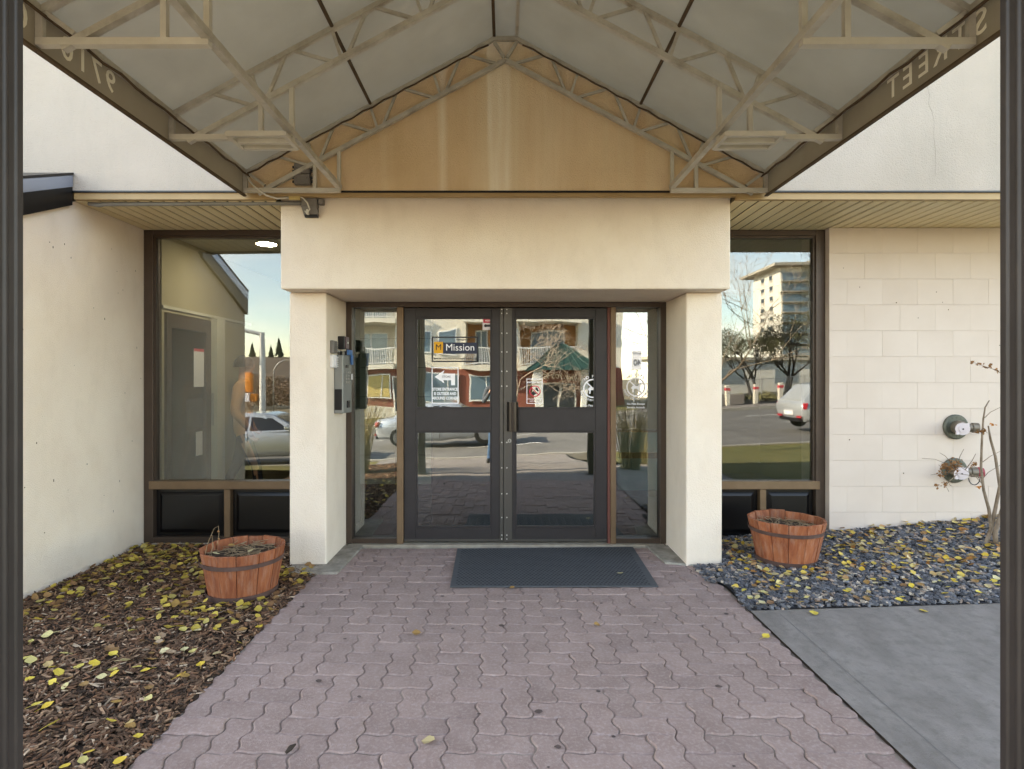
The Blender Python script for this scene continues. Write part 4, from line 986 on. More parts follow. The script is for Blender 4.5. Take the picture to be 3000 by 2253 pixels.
# ------------------------------------------------------------------ fallen leaves
def leaf_mesh(seed):
    r = random.Random(seed); n = 7; L_ = 1; b = B(); rows = []
    wv = [0, .30, .42, .44, .36, .2, 0]
    curl = r.uniform(.05, .35); fold = r.uniform(.05, .35)
    vs = []
    for k in range(n):
        t = k / (n - 1) - .5; wd = wv[k] * r.uniform(.85, 1.1); z = curl * (t * t) * 1.2
        vs += [(t, -wd, z + wd * fold), (t, 0, z), (t, wd, z + wd * fold * r.uniform(.6, 1.2))]
    fs = []
    for k in range(n - 1):
        i, j = 3 * k, 3 * (k + 1)
        fs += [(i, j, j + 1, i + 1), (i + 1, j + 1, j + 2, i + 2)]
    b.add(vs, fs)
    if seed % 2 == 0: b.tube([(-.5, 0, curl * .3), (-.75, .05, curl * .3), (-.98, .14, .04)], [.022, .016, .014], 4)
    return b
LB = [leaf_mesh(s) for s in range(8)]
LM = [l.mesh('fallen_leaf', 'leaf_variants') for l in LB]
lr = random.Random(21)
def put_leaf(x, y, z, label, group, size=None):
    s_ = size or lr.uniform(.042, .064)
    o = inst('fallen_leaf', lr.choice(LM), None, (x, y, z), (lr.gauss(0, .22), lr.gauss(0, .22), lr.uniform(0, 6.28)), (s_, s_ * lr.uniform(.8, 1.1), s_))
    return tag(o, label, 'leaf', group)
def mulch_pt():
    while True:
        x, y = lr.uniform(-3.27, -1.5), lr.uniform(2.0, 5.2)
        dens = .20 + 1.0 * sm(4.0, 5.0, y) * sm(-1.9, -2.7, x) + .9 * sm(.75, .32, math.hypot(x + 1.862, y - 4.10)) + .5 * sm(-2.75, -3.2, x) * sm(3.2, 4.2, y)
        if lr.random() * 1.5 < dens and math.hypot(x + 1.862, y - 4.1) > .27 and not (x > -1.77 and y > 4.64): return x, y
def gravel_pt():
    while True:
        x, y = lr.uniform(1.62, 4.6), lr.uniform(3.8, 5.2)
        dens = .35 + .5 * sm(.5, .0, abs(y - 4.6 - .1 * math.sin(x * 3)) ) * sm(2.2, 3.2, x) + .6 * sm(4.9, 5.2, y) + .5 * sm(.6, .3, math.hypot(x - 2.255, y - 4.66))
        if lr.random() * 1.4 < dens and math.hypot(x - 2.255, y - 4.66) > .27 and not (x < 1.77 and y > 4.6): return x, y
pts = sorted([mulch_pt() for _ in range(760)], key=lambda p: p[1])
def heap(pts, name, zf, m, pal, sizes):
    V, Fc, cc = [], [], []
    for x, y in pts:
        l = lr.choice(LB); s_ = lr.uniform(*sizes); M = Matrix.Translation((x, y, zf(x, y) + lr.uniform(.004, .028))) @ Matrix.Rotation(lr.uniform(0, 6.28), 4, 'Z') @ Matrix.Rotation(lr.gauss(0, .45), 4, 'X') @ Matrix.Scale(s_, 4)
        c = lin(lr.choice(pal)); k_ = lr.uniform(.7, 1.15); n = len(V); V += [tuple(M @ Vector(v)) for v in l.v]; Fc += [tuple(i + n for i in f) for f in l.f]; cc += [(c[0] * k_, c[1] * k_, c[2] * k_, 1)] * len(l.v)
    return kind(colmesh(name, V, Fc, cc, m), 'stuff')
for x, y in pts[:175]: put_leaf(x, y, .016 + lr.uniform(0, .008), 'yellow or tan leaf fallen on the brown bark mulch', 'leaves on the bark mulch')
o = heap(pts[175:], 'fallen_leaves', lambda x, y: .006, 'leaf_heap', ['a8903c', 'b39c42', '917038', '7d5a3a', 'b59c48', '9c8c50', '8c6a44'], (.042, .062)); o['label'] = 'drift of yellow and brown leaves on the mulch below the left window'
gp = sorted([gravel_pt() for _ in range(820)], key=lambda p: p[1])
for x, y in gp[:112]: put_leaf(x, y, gb(x, y) + .022 + lr.uniform(0, .008), 'yellow or tan leaf fallen on the grey slate chips', 'leaves on the slate chips', lr.uniform(.038, .056))
o = heap(gp[112:], 'fallen_leaves', lambda x, y: gb(x, y) + .012, 'leaf_heap', ['b8983a', 'c4a852', 'a88a5a', 'b08a60', 'c9b67a', '9a6a38', 'c2b08a'], (.038, .056)); o['label'] = 'drift of yellow and tan leaves on the slate chips by the block wall'
for px, py, lab, sz in ((899, 1371, 'pale yellow leaf in the middle of the paved walk', .055), (925, 1606, 'pale yellow leaf lowest on the paved walk', .06), (1289, 1352, 'tan leaf on the paving right of the walk centre', .045), (1340, 1245, 'long stemmed yellow leaf on the rubber door mat', .055), (1758, 1332, 'curled tan leaf with dark spot on the concrete slab', .06), (1995, 1333, 'pale long stemmed leaf on the right of the concrete slab', .06), (1106, 1272, 'small pale leaf at the front edge of the door mat', .04), (1655, 1378, 'brown curled leaf on the pavers beside the slab edge', .05), (560, 1358, 'yellow leaf at the mulch edge of the walk', .05)):
    Yv = CH * F / (py - 815); p = at(px, py, Yv); z = slabz(p.x, p.y) if p.x > 1.64 else (.016 if 'mat' in lab and 'rubber' in lab else .004)
    put_leaf(p.x, p.y, z + .006, lab, None, sz)
for x, y, lab in ((-1.82, 4.06, 'bright yellow leaf on the soil in the left planter'), (-2.02, 4.2, 'yellow leaf by the back rim of the left planter'), (-2.03, 4.0, 'dull yellow leaf by the front rim of the left planter')): put_leaf(x + .03, y, .30, lab, None, .05)
# small dead twig stub on the pavers near the frame's bottom
c = at(628, 1640, 2.35); tg = B().tube([(c.x - .012, c.y - .02, .008), (c.x, c.y, .016), (c.x + .008, c.y + .03, .01)], [.006, .011, .004], 7).build('bark_scrap', 'bark_dark', smooth=True); tag(tg, 'small dark bark scrap on the pavers at the lower left', 'bark scrap')

# ------------------------------------------------------------------ people
def person(name, label, joints, bones, mats, zsplit, parent_loc, hair_c):
    me = bpy.data.meshes.new('body'); names = list(joints); me.from_pydata([joints[n][0] for n in names], [(names.index(a), names.index(c)) for a, c in bones], [])
    o = bpy.data.objects.new('body', me); C.objects.link(o)
    sk = o.modifiers.new('skin', 'SKIN'); sk.use_smooth_shade = True; sb = o.modifiers.new('sub', 'SUBSURF'); sb.levels = 2; sb.render_levels = 2
    if not me.skin_vertices: me.skin_vertices.new() if hasattr(me.skin_vertices, 'new') else None
    for i, n in enumerate(names):
        d = me.skin_vertices[0].data[i]; r_ = joints[n][1]; d.radius = r_ if isinstance(r_, tuple) else (r_, r_); d.use_root = (n == 'pelvis')
    ev = o.evaluated_get(bpy.context.evaluated_depsgraph_get()); m2 = bpy.data.meshes.new_from_object(ev); bpy.data.objects.remove(o)
    m2.materials.clear()
    for m in mats: m2.materials.append(MATS[m])
    for p in m2.polygons: p.material_index = zsplit(p.center); p.use_smooth = True
    r = root(name, label, 'person', parent_loc)
    bo = bpy.data.objects.new('body', m2); C.objects.link(bo); bo.parent = r
    b = B(); hx, hy_, hz = hair_c; vs = []; n = 14
    for j in range(6):
        ph = j / 5 * R(95)
        for k in range(n): a = 2 * math.pi * k / n; vs.append((hx + .098 * math.sin(ph) * math.cos(a), hy_ + .112 * math.sin(ph) * math.sin(a), hz + .125 * math.cos(ph)))
    fs = [(j * n + k, j * n + (k + 1) % n, (j + 1) * n + (k + 1) % n, (j + 1) * n + k) for j in range(5) for k in range(n)]
    b.add(vs, fs); ho = bpy.data.objects.new('hair', b.mesh('hair', 'hair_dark', smooth=True)); C.objects.link(ho); ho.parent = r
    return r
J = dict(pelvis=((0, 0, .95), (.16, .11)), waist=((0, 0, 1.08), (.15, .105)), chest=((0, .01, 1.30), (.175, .115)), neckb=((0, 0, 1.46), (.08, .07)), neck=((0, .01, 1.53), .055), head=((0, .025, 1.63), (.08, .095)), crown=((0, .02, 1.73), (.06, .075)),
         nose=((0, .125, 1.62), .014),
         shl=((-.2, 0, 1.41), .065), ell=((-.30, .06, 1.15), .05), wrl=((-.16, .26, 1.34), .034), hal=((-.10, .31, 1.42), .036),
         shr=((.2, 0, 1.41), .065), elr=((.30, .06, 1.15), .05), wrr=((.16, .26, 1.34), .034), har=((.10, .31, 1.42), .036),
         hil=((-.1, 0, .88), .09), knl=((-.16, .03, .50), .062), anl=((-.19, -.02, .10), .045), fol=((-.2, .12, .045), .04), tol=((-.205, .2, .035), .03),
         hir=((.1, 0, .88), .09), knr=((.15, .03, .50), .062), anr=((.17, -.02, .10), .045), for_=((.18, .12, .045), .04), tor=((.185, .2, .035), .03))
BN = [('pelvis', 'waist'), ('waist', 'chest'), ('chest', 'neckb'), ('neckb', 'neck'), ('neck', 'head'), ('head', 'crown'), ('head', 'nose'), ('chest', 'shl'), ('shl', 'ell'), ('ell', 'wrl'), ('wrl', 'hal'), ('chest', 'shr'), ('shr', 'elr'), ('elr', 'wrr'), ('wrr', 'har'),
      ('pelvis', 'hil'), ('hil', 'knl'), ('knl', 'anl'), ('anl', 'fol'), ('fol', 'tol'), ('pelvis', 'hir'), ('hir', 'knr'), ('knr', 'anr'), ('anr', 'for_'), ('for_', 'tor')]
def fingers(J, BN, hand, base, fwd, side, curl):
    for i, (off, ln) in enumerate(((-.024, .07), (-.008, .08), (.008, .075), (.024, .06))):
        p = Vector(base) + Vector(side) * off
        for q in range(3): J[f'{hand}f{i}{q}'] = (tuple(p + Vector(fwd) * ln * (q + 1) / 3 + Vector(curl) * (.012 * q * q)), .0085)
        BN += [(hand, f'{hand}f{i}0'), (f'{hand}f{i}0', f'{hand}f{i}1'), (f'{hand}f{i}1', f'{hand}f{i}2')]
    p = Vector(base) - Vector(side) * .03
    J[f'{hand}t0'] = (tuple(p + Vector(fwd) * .01 - Vector(side) * .02), .01); J[f'{hand}t1'] = (tuple(p + Vector(fwd) * .04 - Vector(side) * .025), .009)
    BN += [(hand, f'{hand}t0'), (f'{hand}t0', f'{hand}t1')]
Ja, Ba = dict(J), list(BN)
fingers(Ja, Ba, 'hal', J['hal'][0], (.5, .6, .6), (0, 0, 1), (1, 0, 0)); fingers(Ja, Ba, 'har', J['har'][0], (-.5, .6, .6), (0, 0, 1), (-1, 0, 0))
def splitA(c):
    if c.z < .09: return 2
    if c.z < .90: return 1
    if c.z > 1.50 and abs(c.x) < .12 and c.y < .2: return 3
    if c.y > .275: return 3
    return 0
person('person', 'person in blue jeans and dark jacket holding a camera, mirrored in the door glass', Ja, Ba, ['jacket_grey', 'denim', 'shoe', 'skin'], splitA, (-.13, -.47, g(0, -.4) + .002), (0, .005, 1.64))
cb = root('camera_body', 'black camera held up by the person in blue jeans', 'camera', (0, -.11, 1.50)); CO = -.13
B().box(CO - .07, CO + .07, -.13, -.09, 1.43, 1.505).build('housing', 'plastic_black', cb, bevel=.008)
B().tube([(CO, -.09, 1.468), (CO, -.03, 1.468)], .035, 16).build('lens_barrel', 'plastic_black', cb)
# the walker inside, facing right, hand in pocket
Jb, Bb = dict(J), list(BN)
Jb.update(ell=((-.30, -.10, 1.14), .055), wrl=((-.24, .04, .98), .038), hal=((-.20, .08, .92), .04), elr=((.29, -.04, 1.12), .055), wrr=((.27, .10, .95), .036), har=((.26, .12, .88), .036), anl=((-.12, -.28, .12), .045), knl=((-.11, -.08, .52), .062), fol=((-.12, -.18, .05), .04), tol=((-.12, -.1, .03), .03), anr=((.12, .2, .10), .045), knr=((.12, .16, .5), .062), for_=((.12, .33, .045), .04), tor=((.12, .41, .035), .03), chest=((0, .01, 1.30), (.2, .14)), shl=((-.21, 0, 1.40), .08), shr=((.21, 0, 1.40), .08))
fingers(Jb, Bb, 'har', Jb['har'][0], (0, .2, -1), (0, 1, 0), (0, 1, 0)); fingers(Jb, Bb, 'hal', Jb['hal'][0], (0, .3, -1), (0, 1, 0), (0, 1, 0))
def splitB(c):
    if c.z < .08: return 2
    if abs(c.x) > .17 and c.z < .92: return 3
    if c.z < .86: return 1
    if c.z > 1.50 and abs(c.x) < .12: return 3
    return 0
pb_ = person('person', 'person in tan jacket and dark trousers walking behind the left window', Jb, Bb, ['jacket_tan', 'trouser_dark', 'shoe', 'skin'], splitB, (-3.0, 6.62, .01), (0, .005, 1.64))
pb_.rotation_euler = (0, 0, R(-75))

# ------------------------------------------------------------------ the street behind the camera (seen mirrored in the glass)
# apartment house across the road
YA = -26.0; GA = -.95
ap = root('brick_apartment', 'apartment house with red brick ground floor and white balconies across the street', 'building', (-2, YA, GA))
def rectw(nm, x0, x1, z0, z1, m, parent, y0=YA, t=.06): return B().box(x0, x1, y0, y0 + t, z0, z1).build(nm, m, parent)
B().box(-11.5, 7.4, YA - 10, YA, GA - .5, 2.05).build('brick_storey', 'brick_red', ap)
B().box(-11.5, 7.4, YA + .0, YA + .05, GA - .5, GA + .55).build('stone_base', 'apt_white', ap)
up = B()
bays = [(-10.6, -7.0), (-2.6, -.2), (1.0, 4.6)]
xs_ = [-11.5] + [v for b_ in bays for v in b_] + [7.4]
for a, c in zip(xs_[::2], xs_[1::2]): up.box(a, c, YA - 10, YA, 2.051, 11.2)
for a, c in bays: up.box(a, c, YA - 10, YA - 1.6, 2.051, 11.2)
up.build('upper_storeys', 'apt_white', ap)
B().box(-11.8, 7.7, YA - 10.2, YA + .5, 11.2, 11.6).build('roof', 'tower_grey', ap)
for bi, (a, c) in enumerate(bays):
    for s_ in range(3):
        z = 2.05 + s_ * 2.85
        sl = B().box(a - .15, c + .15, YA - 1.6, YA + .75, z, z + .28).build('balcony', 'apt_white', ap)
        rl = B(); zr = z + .28
        rl.box(a - .12, c + .12, YA + .66, YA + .72, zr + 1.0, zr + 1.07); rl.box(a - .12, c + .12, YA + .66, YA + .72, zr + .06, zr + .11)
        for k in range(int((c - a + .24) / .13)): rl.box(a - .12 + k * .13, a - .085 + k * .13, YA + .675, YA + .705, zr + .11, zr + 1.0)
        for x in (a - .12, c + .06): rl.box(x, x + .06, YA + .02, YA + .66, zr + 1.0, zr + 1.06)
        rl.build('railing', 'white_paint', sl)
        bk = 'apt_tan' if bi == 2 else ('apt_white' if bi == 0 else 'apt_tan')
        B().box(a, c, YA - 1.598, YA - 1.55, zr, z + 2.84).build('recess_wall', bk, sl)
        w0, w1 = a + .7, c - .9
        B().box(w0, w1, YA - 1.549, YA - 1.50, zr + .05, zr + 2.1).build('patio_door', 'window_glass_far', sl)
        f = B(); f.box(w0 - .08, w0, YA - 1.549, YA - 1.47, zr, zr + 2.18); f.box(w1, w1 + .08, YA - 1.549, YA - 1.47, zr, zr + 2.18); f.box(w0, w1, YA - 1.549, YA - 1.47, zr + 2.1, zr + 2.18); f.box((w0 + w1) / 2 - .04, (w0 + w1) / 2 + .04, YA - 1.5, YA - 1.47, zr, zr + 2.1); f.build('door_frame', 'white_paint', sl)
for s_ in range(3):
    for x0, x1 in ((-6.3, -4.7), (-4.2, -3.2), (.1, .8), (5.3, 6.7)):
        z = 2.05 + s_ * 2.85 + 1.0
        wn_ = rectw('window', x0 - .08, x1 + .08, z - .08, z + 1.48, 'white_paint', ap, YA + .001, .05)
        rectw('pane', x0, x1, z, z + 1.4, 'window_glass_far', wn_, YA + .052, .01)
for x0, x1, z0, z1, m in ((-8.7, -7.3, .2, 1.65, 'yellow_lit_window'), (-7.0, -6.4, -.6, 1.5, 'dark_glass'), (-5.2, -3.0, .1, 1.6, 'window_glass_far'), (-2.2, -.6, .1, 1.6, 'window_glass_far'), (5.4, 6.8, .2, 1.6, 'window_glass_far')):
    wn_ = rectw('window', x0 - .09, x1 + .09, z0 - .09, z1 + .09, 'white_paint', ap, YA + .056, .05)
    rectw('pane', x0, x1, z0, z1, m, wn_, YA + .108, .01)
    rectw('window_bar', (x0 + x1) / 2 + .2, (x0 + x1) / 2 + .26, z0, z1, 'white_paint', wn_, YA + .12, .01)
# entrance porch with hipped green roof
x0, x1, yp = 1.7, 5.0, YA + 2.4
pr_ = B().add([(x0 - .5, YA + .76, 1.95), (x1 + .5, YA + .76, 1.95), (x1 + .5, yp + .5, 1.95), (x0 - .5, yp + .5, 1.95), (x0 + 1.3, YA + .76, 3.5), (x1 - 1.3, YA + .76, 3.5), (x1 - 1.4, yp - 1.1, 3.5), (x0 + 1.4, yp - 1.1, 3.5)],
         [(0, 3, 2, 1), (0, 1, 5, 4), (1, 2, 6, 5), (2, 3, 7, 6), (3, 0, 4, 7), (4, 5, 6, 7)]).build('porch_roof', 'teal_roof', ap)
for k in range(9):
    u = k / 8; B().bar((x0 - .5 + u * (x1 - x0 + 1), yp + .5, 1.965), (x0 + 1.4 + u * (x1 - x0 - 2.8), yp - 1.1, 3.515), .05).build('roof_seam', 'teal_roof', pr_)
pz = B(); pz.box(x0, x0 + .5, yp - .5, yp, GA - .4, 1.94); pz.box(x1 - .5, x1, yp - .5, yp, GA - .4, 1.94); pz.build('porch_pier', 'white_paint', ap)
B().box(x0 + .5, x1 - .5, yp - 1.6, yp - 1.3, 1.2, 1.94).build('porch_beam', 'brick_red', ap)
text('house_number', '9707-105 ST', .42, 'letter_cream', ap, ((x0 + x1) / 2, yp - 1.28, 1.5), (-1, 0, 0), ext=.01)
dr = rectw('entrance_door', 2.3, 4.4, GA, 1.25, 'white_paint', ap, YA + .06, .06)
for a in (2.42, 3.42): rectw('pane', a, a + .86, GA + .15, 1.1, 'dark_glass', dr, YA + .122, .01)

# residential tower
tx0, tx1, ty0, ty1, tz = 71.4, 100, -139.5, -156, 30.2
tv = root('residential_tower', 'tall white apartment tower with flat overhanging roof above the bare trees', 'building', (85, -147, 0))
B().box(tx0, tx1, ty1, ty0, -1, tz).build('wall', 'tower_white', tv)
B().prism([(tx0 - 2.6, ty0 + 2.4, tz), (tx1 + 2, ty0 + 2.4, tz), (tx1 + 2, ty1 - 4, tz), (tx0 - 2.6, ty1 - 4, tz)], (0, 0, .7)).build('roof', 'tower_grey', tv)
B().box(tx0 + 10, tx1 - 2, ty1 + 2, ty0 - 2, tz + .7, tz + 2.6).build('roof_housing', 'tower_grey', tv)
for s_ in range(10):
    z = 27.8 - s_ * 2.75
    for y in (ty0 - 5.5, ty0 - 10.5):
        wn_ = B().box(tx0 - .06, tx0 - .005, y - 1.0, y + 1.0, z - .75, z + 1.0).build('window', 'tower_grey', tv)
        B().box(tx0 - .10, tx0 - .061, y - .8, y + .8, z - .1, z + .9).build('pane', 'dark_glass', wn_)
    sl = B().box(tx0 - .2, tx0 + 7.2, ty0 + .01, ty0 + 1.6, z - 1.45, z - 1.2).build('balcony', 'tower_grey', tv)
    B().box(tx0 - .1, tx0 + 7.1, ty0 + 1.5, ty0 + 1.56, z - 1.2, z - .2).build('railing', 'window_glass_far', sl)
    B().box(tx0 + .4, tx0 + 6.5, ty0 + .005, ty0 + .06, z - 1.19, z + 1.0).build('glazing', 'window_glass_far', sl)
    for x in (tx0 + 9, tx0 + 14.5, tx0 + 20):
        wn_ = B().box(x, x + 2.4, ty0 + .005, ty0 + .07, z - 1.1, z + 1.1).build('window', 'tower_grey', tv)
        B().box(x + .2, x + 2.2, ty0 + .075, ty0 + .1, z - .9, z + .9).build('pane', 'dark_glass', wn_)

# low white building, fence, barrier blocks and bollards on the far verge
lw = root('low_white_building', 'long low white building behind the chain link fence', 'building', (24, -44, 0))
B().box(14, 40, -50, -43, -1, 3.1).build('wall', 'tower_white', lw); B().box(13.6, 40.4, -50.4, -42.6, 3.1, 3.35).build('roof', 'tower_grey', lw)
for x in (16, 20, 25, 30): rectw('window', x, x + 2, 1, 2.3, 'window_glass_far', lw, -42.999, .05)
fc = root('chain_link_fence', 'grey chain link fence behind the red banded bollards', 'fence', (18, -25, 0))
for k in range(9): B().tube([(8 + k * 2.6, -25, g(8, -25) - .3), (8 + k * 2.6, -25, g(8 + k * 2.6, -25) + 1.35)], .035, 8).build('fence_post', 'galv', fc)
B().tube([(8 + k * 2.6, -25, g(8 + k * 2.6, -25) + 1.35) for k in range(9)], .025, 6).build('top_rail', 'galv', fc)
ms_ = B()
for k in range(190):
    x = 7 + k * .12
    for s_ in (-1, 1):
        xa, xb = (x, x + s_ * 1.3)
        if 8 <= min(xa, xb) and max(xa, xb) <= 28.8: ms_.bar((xa, -25, g(xa, -25) + .03), (xb, -25, g(xb, -25) + 1.33), .008)
kind(ms_.build('wire_mesh', 'galv', fc), 'stuff')
for i, (x, lab) in enumerate(((12.3, 'left white bollard with red band on the far verge'), (13.9, 'middle white bollard with red band on the far verge'), (15.3, 'right white bollard with red band on the far verge'))):
    z = g(x, -21.4); p = root('bollard', lab, 'bollard', (x, -21.5, z), 'red banded bollards on the far verge')
    B().box(x - .11, x + .11, -21.61, -21.39, z - .1, z + 1.15).build('post', 'apt_white', p, bevel=.02)
    B().box(x - .115, x + .115, -21.615, -21.385, z + .86, z + 1.0).build('red_band', 'sign_red', p)
for i, (x, lab) in enumerate(((10.4, 'concrete barrier block left of the bollards'), (12.6, 'concrete barrier block behind the left bollard'))):
    z = g(x, -22.5)
    o = B().prism([(x - 1, -22.8, z - .05), (x - 1, -22.2, z - .05), (x - 1, -22.28, z + .62), (x - 1, -22.72, z + .62)], (2.0, 0, 0)).build('barrier_block', 'concrete', bevel=.03); tag(o, lab, 'barrier')

# vegetation helpers
def bare_tree(name, label, x, y, hgt, seed, spread=.5, depth=5, trunk_r=.07, m='bark', mt='twig_pale', leaves=0, lm='shrub_leaf', trunks=1, twig_r=.012):
    r = random.Random(seed); z0 = g(x, y) - .05; t = root(name, label, 'tree', (x, y, z0)); tb = B(); cb_ = B(); tips = []
    def grow(p, d, L_, rad, lev):
        n = 3; q = p; pts = [p]; dd = d
        for k in range(n):
            dd = (dd + Vector((r.gauss(0, .13), r.gauss(0, .13), r.gauss(.05, .08)))).normalized(); q = q + dd * (L_ / n); pts.append(q)
        rr = [rad * (1 - .45 * k / n) for k in range(n + 1)]
        (tb if lev <= 1 else cb_).tube(pts, rr, 6 if lev < 2 else (4 if lev < 4 else 3), False)
        if lev >= depth: tips.append(q); return
        for k in range(3 if lev < 3 else r.choice((2, 3))):
            a = r.uniform(0, 6.28); side = dd.orthogonal().normalized(); side = Matrix.Rotation(a, 3, dd) @ side
            nd = (dd * (1 - spread * .5) + side * r.uniform(.5, 1.1) * spread).normalized()
            sp = pts[r.choice((2, 3, 3))]
            grow(sp, nd, L_ * r.uniform(.6, .82), max(twig_r * .5, rad * .55), lev + 1)
    for k in range(trunks):
        d0 = Vector((0, 0, 1)) if trunks == 1 else Vector((r.uniform(-.35, .35), r.uniform(-.35, .35), 1)).normalized()
        grow(Vector((x + (r.uniform(-.25, .25) if trunks > 1 else 0), y, z0)), d0, hgt * .34, trunk_r, 0)
    tb.build('trunk', m, t, smooth=True); 
    cr_ = cb_.build('crown', mt, t)
    if leaves:
        b = B()
        for p in tips:
            for k in range(leaves):
                c = p + Vector((r.gauss(0, .18), r.gauss(0, .18), r.gauss(0, .15))); s_ = r.uniform(.025, .06); a = Vector((r.uniform(-1, 1), r.uniform(-1, 1), r.uniform(-1, 1))).normalized() * s_; d = a.orthogonal().normalized() * s_ * .6
                b.add([c - a, c + d, c + a, c - d], [(0, 1, 2, 3)])
        kind(b.build('leaves', lm, cr_), 'stuff')
    return t
bare_tree('bare_tree', 'bare young street tree in front of the brick apartment house', .5, -20.6, 6.4, 3, .75, 7, .07, 'twig_pale', 'twig_pale', twig_r=.014)
bare_tree('bare_tree', 'bare boulevard tree with pale upswept branches mirrored in the right window', 4.55, -3.7, 5.2, 8, .6, 6, .055, 'bark', 'twig_pale', twig_r=.008)
for x, y, h_, sd_, lab in ((16.6, -28, 5.2, 11, 'dark multi stemmed tree left of the dark clump behind the fence'), (19.4, -29.5, 6.0, 12, 'tall dark tree in the middle of the clump behind the fence'), (22.0, -28.5, 9.2, 13, 'broad dark tree right of the clump behind the fence')):
    bare_tree('dark_tree', lab, x, y, h_, sd_, .55, 5, .13, 'bark_dark', 'bark_dark', 16, 'shrub_leaf', 2, .02)
def bush(name, label, x, y, rx, rz, n, m, seed, size=.08, group=None, ry=None):
    r = random.Random(seed); z = g(x, y); ry = ry or rx * .8; t = root(name, label, 'bush', (x, y, z), group); b = B(); st = B()
    for k in range(14):
        a = r.uniform(0, 6.28); q = r.uniform(.3, .9); st.tube([(x, y, z), (x + rx * q * math.cos(a) * .5, y + ry * q * math.sin(a) * .5, z + rz * .6), (x + rx * q * math.cos(a), y + ry * q * math.sin(a), z + rz * r.uniform(.7, 1))], [.02, .012, .005], 4)
    for k in range(n):
        u = Vector((r.gauss(0, 1), r.gauss(0, 1), r.gauss(0, 1))).normalized() * (r.random() ** .4); c = Vector((x + u.x * rx, y + u.y * ry, z + rz * .5 + u.z * rz * .55)); c += Vector((math.sin(c.x * 5 / rx), 0, math.sin(c.z * 6 / rz))) * .06 * rx
        s_ = size * r.uniform(.5, 1.2); a = Vector((r.uniform(-1, 1), r.uniform(-1, 1), r.uniform(-1, 1))).normalized() * s_; d = a.orthogonal().normalized() * s_ * .6
        b.add([c - a, c + d, c + a, c - d], [(0, 1, 2, 3)])
    st.build('stem', 'bark_dark', t); kind(b.build('foliage', m, t), 'stuff'); return t
bush('low_bush', 'pale green low shrub between the left and middle bollards', 13.6, -22.9, .8, .6, 700, 'shrub_pale', 2, .06)
bush('low_bush', 'pale green low shrub right of the middle bollard', 15.2, -23.1, .8, .6, 700, 'shrub_pale', 3, .06)
for i, (x, y, rx, rz) in enumerate(((-27, -56, 4, 3.2), (-33, -60, 5, 4), (-22, -52, 3, 2.6), (-40, -64, 5, 4.4), (-18, -58, 3.5, 3.5), (-12.5, -60, 3, 3))):
    bush('rust_bush', ['rust brown leafless thicket left of the signal pole', 'tall rust thicket beyond the signal pole', 'small rust thicket beside the lamp post', 'far rust thicket at the hill foot', 'rust thicket in front of the hill', 'rust thicket left of the apartment house'][i], x, y, rx, rz, 3200, 'shrub_rust', 30 + i, .13)
# hill with conifers
b = B().grid(-220, -10, -330, -110, 30, 12, lambda x, y: g(x, y) - .4 + 13 * sm(-110, -230, y) * (.75 + .25 * math.sin(x * .05)))
kind(b.build('hill', 'hill_brown', smooth=True), 'structure')
def conifer(x, y, z, h_, seed, label):
    r = random.Random(seed); t = root('conifer_tree', label, 'tree', (x, y, z), 'dark conifers along the hill crest'); B().tube([(x, y, z - 1), (x, y, z + h_)], [.35, .03], 6).build('trunk', 'bark_dark', t)
    b = B()
    for k in range(11):
        zz_ = z + h_ * (.12 + .86 * k / 11); rr = h_ * .2 * (1 - k / 11.5) + .15
        for q in range(9):
            a = r.uniform(0, 6.28); rr2 = rr * r.uniform(.7, 1.2); wd = rr * .45; dx, dy = math.cos(a), math.sin(a)
            b.add([(x, y, zz_ + .9), (x + dx * rr2 - dy * wd, y + dy * rr2 + dx * wd, zz_ - .5), (x + dx * rr2 * 1.15, y + dy * rr2 * 1.15, zz_ - .7), (x + dx * rr2 + dy * wd, y + dy * rr2 - dx * wd, zz_ - .5)], [(0, 1, 2), (0, 2, 3)])
    b.build('crown', 'conifer', t)
for k in range(16):
    x = -118 + k * 3.0 + rnd.uniform(-1.2, 1.2); y = -222 + rnd.uniform(-8, 8)
    conifer(x, y, g(x, y) - .4 + 13 * sm(-110, -230, y) * (.75 + .25 * math.sin(x * .05)), rnd.uniform(4, 8.5), 60 + k, 'dark conifer on the crest of the far hill')

# tall ornamental grasses flanking the walk, mirrored in the sidelights
def grass_clump(x, y, h_, n, seed, label):
    r = random.Random(seed); z = g(x, y); t = root('ornamental_grass', label, 'plant', (x, y, z)); b = B(); s2 = B()
    for k in range(n):
        a = r.uniform(0, 6.28); q = r.uniform(.02, .16); ln = r.uniform(.6, 1.0) * h_; lean = r.uniform(.05, .4)
        p0 = Vector((x + q * math.cos(a), y + q * math.sin(a), z)); p1 = p0 + Vector((math.cos(a) * lean * ln * .35, math.sin(a) * lean * ln * .35, ln * .6)); p2 = p0 + Vector((math.cos(a) * lean * ln, math.sin(a) * lean * ln, ln * (1 - lean * .3)))
        b.tube([p0, p1, p2], [.003, .0025, .001], 3, False)
        if k % 4 == 0: s2.tube([p2, p2 + (p2 - p1).normalized() * .12], [.006, .001], 4, False)
    b.build('blade', 'grass_blade', t); s2.build('seed_plume', 'dry_stalk', t)
grass_clump(-2.35, 1.35, 1.35, 260, 1, 'tall dry ornamental grass left of the walk, mirrored in the left sidelight')
grass_clump(2.05, 1.15, 1.3, 260, 2, 'tall dry ornamental grass right of the walk, mirrored in the right sidelight')
grass_clump(2.45, .5, .9, 200, 3, 'lower tuft of dry grass beside the tall right clump')

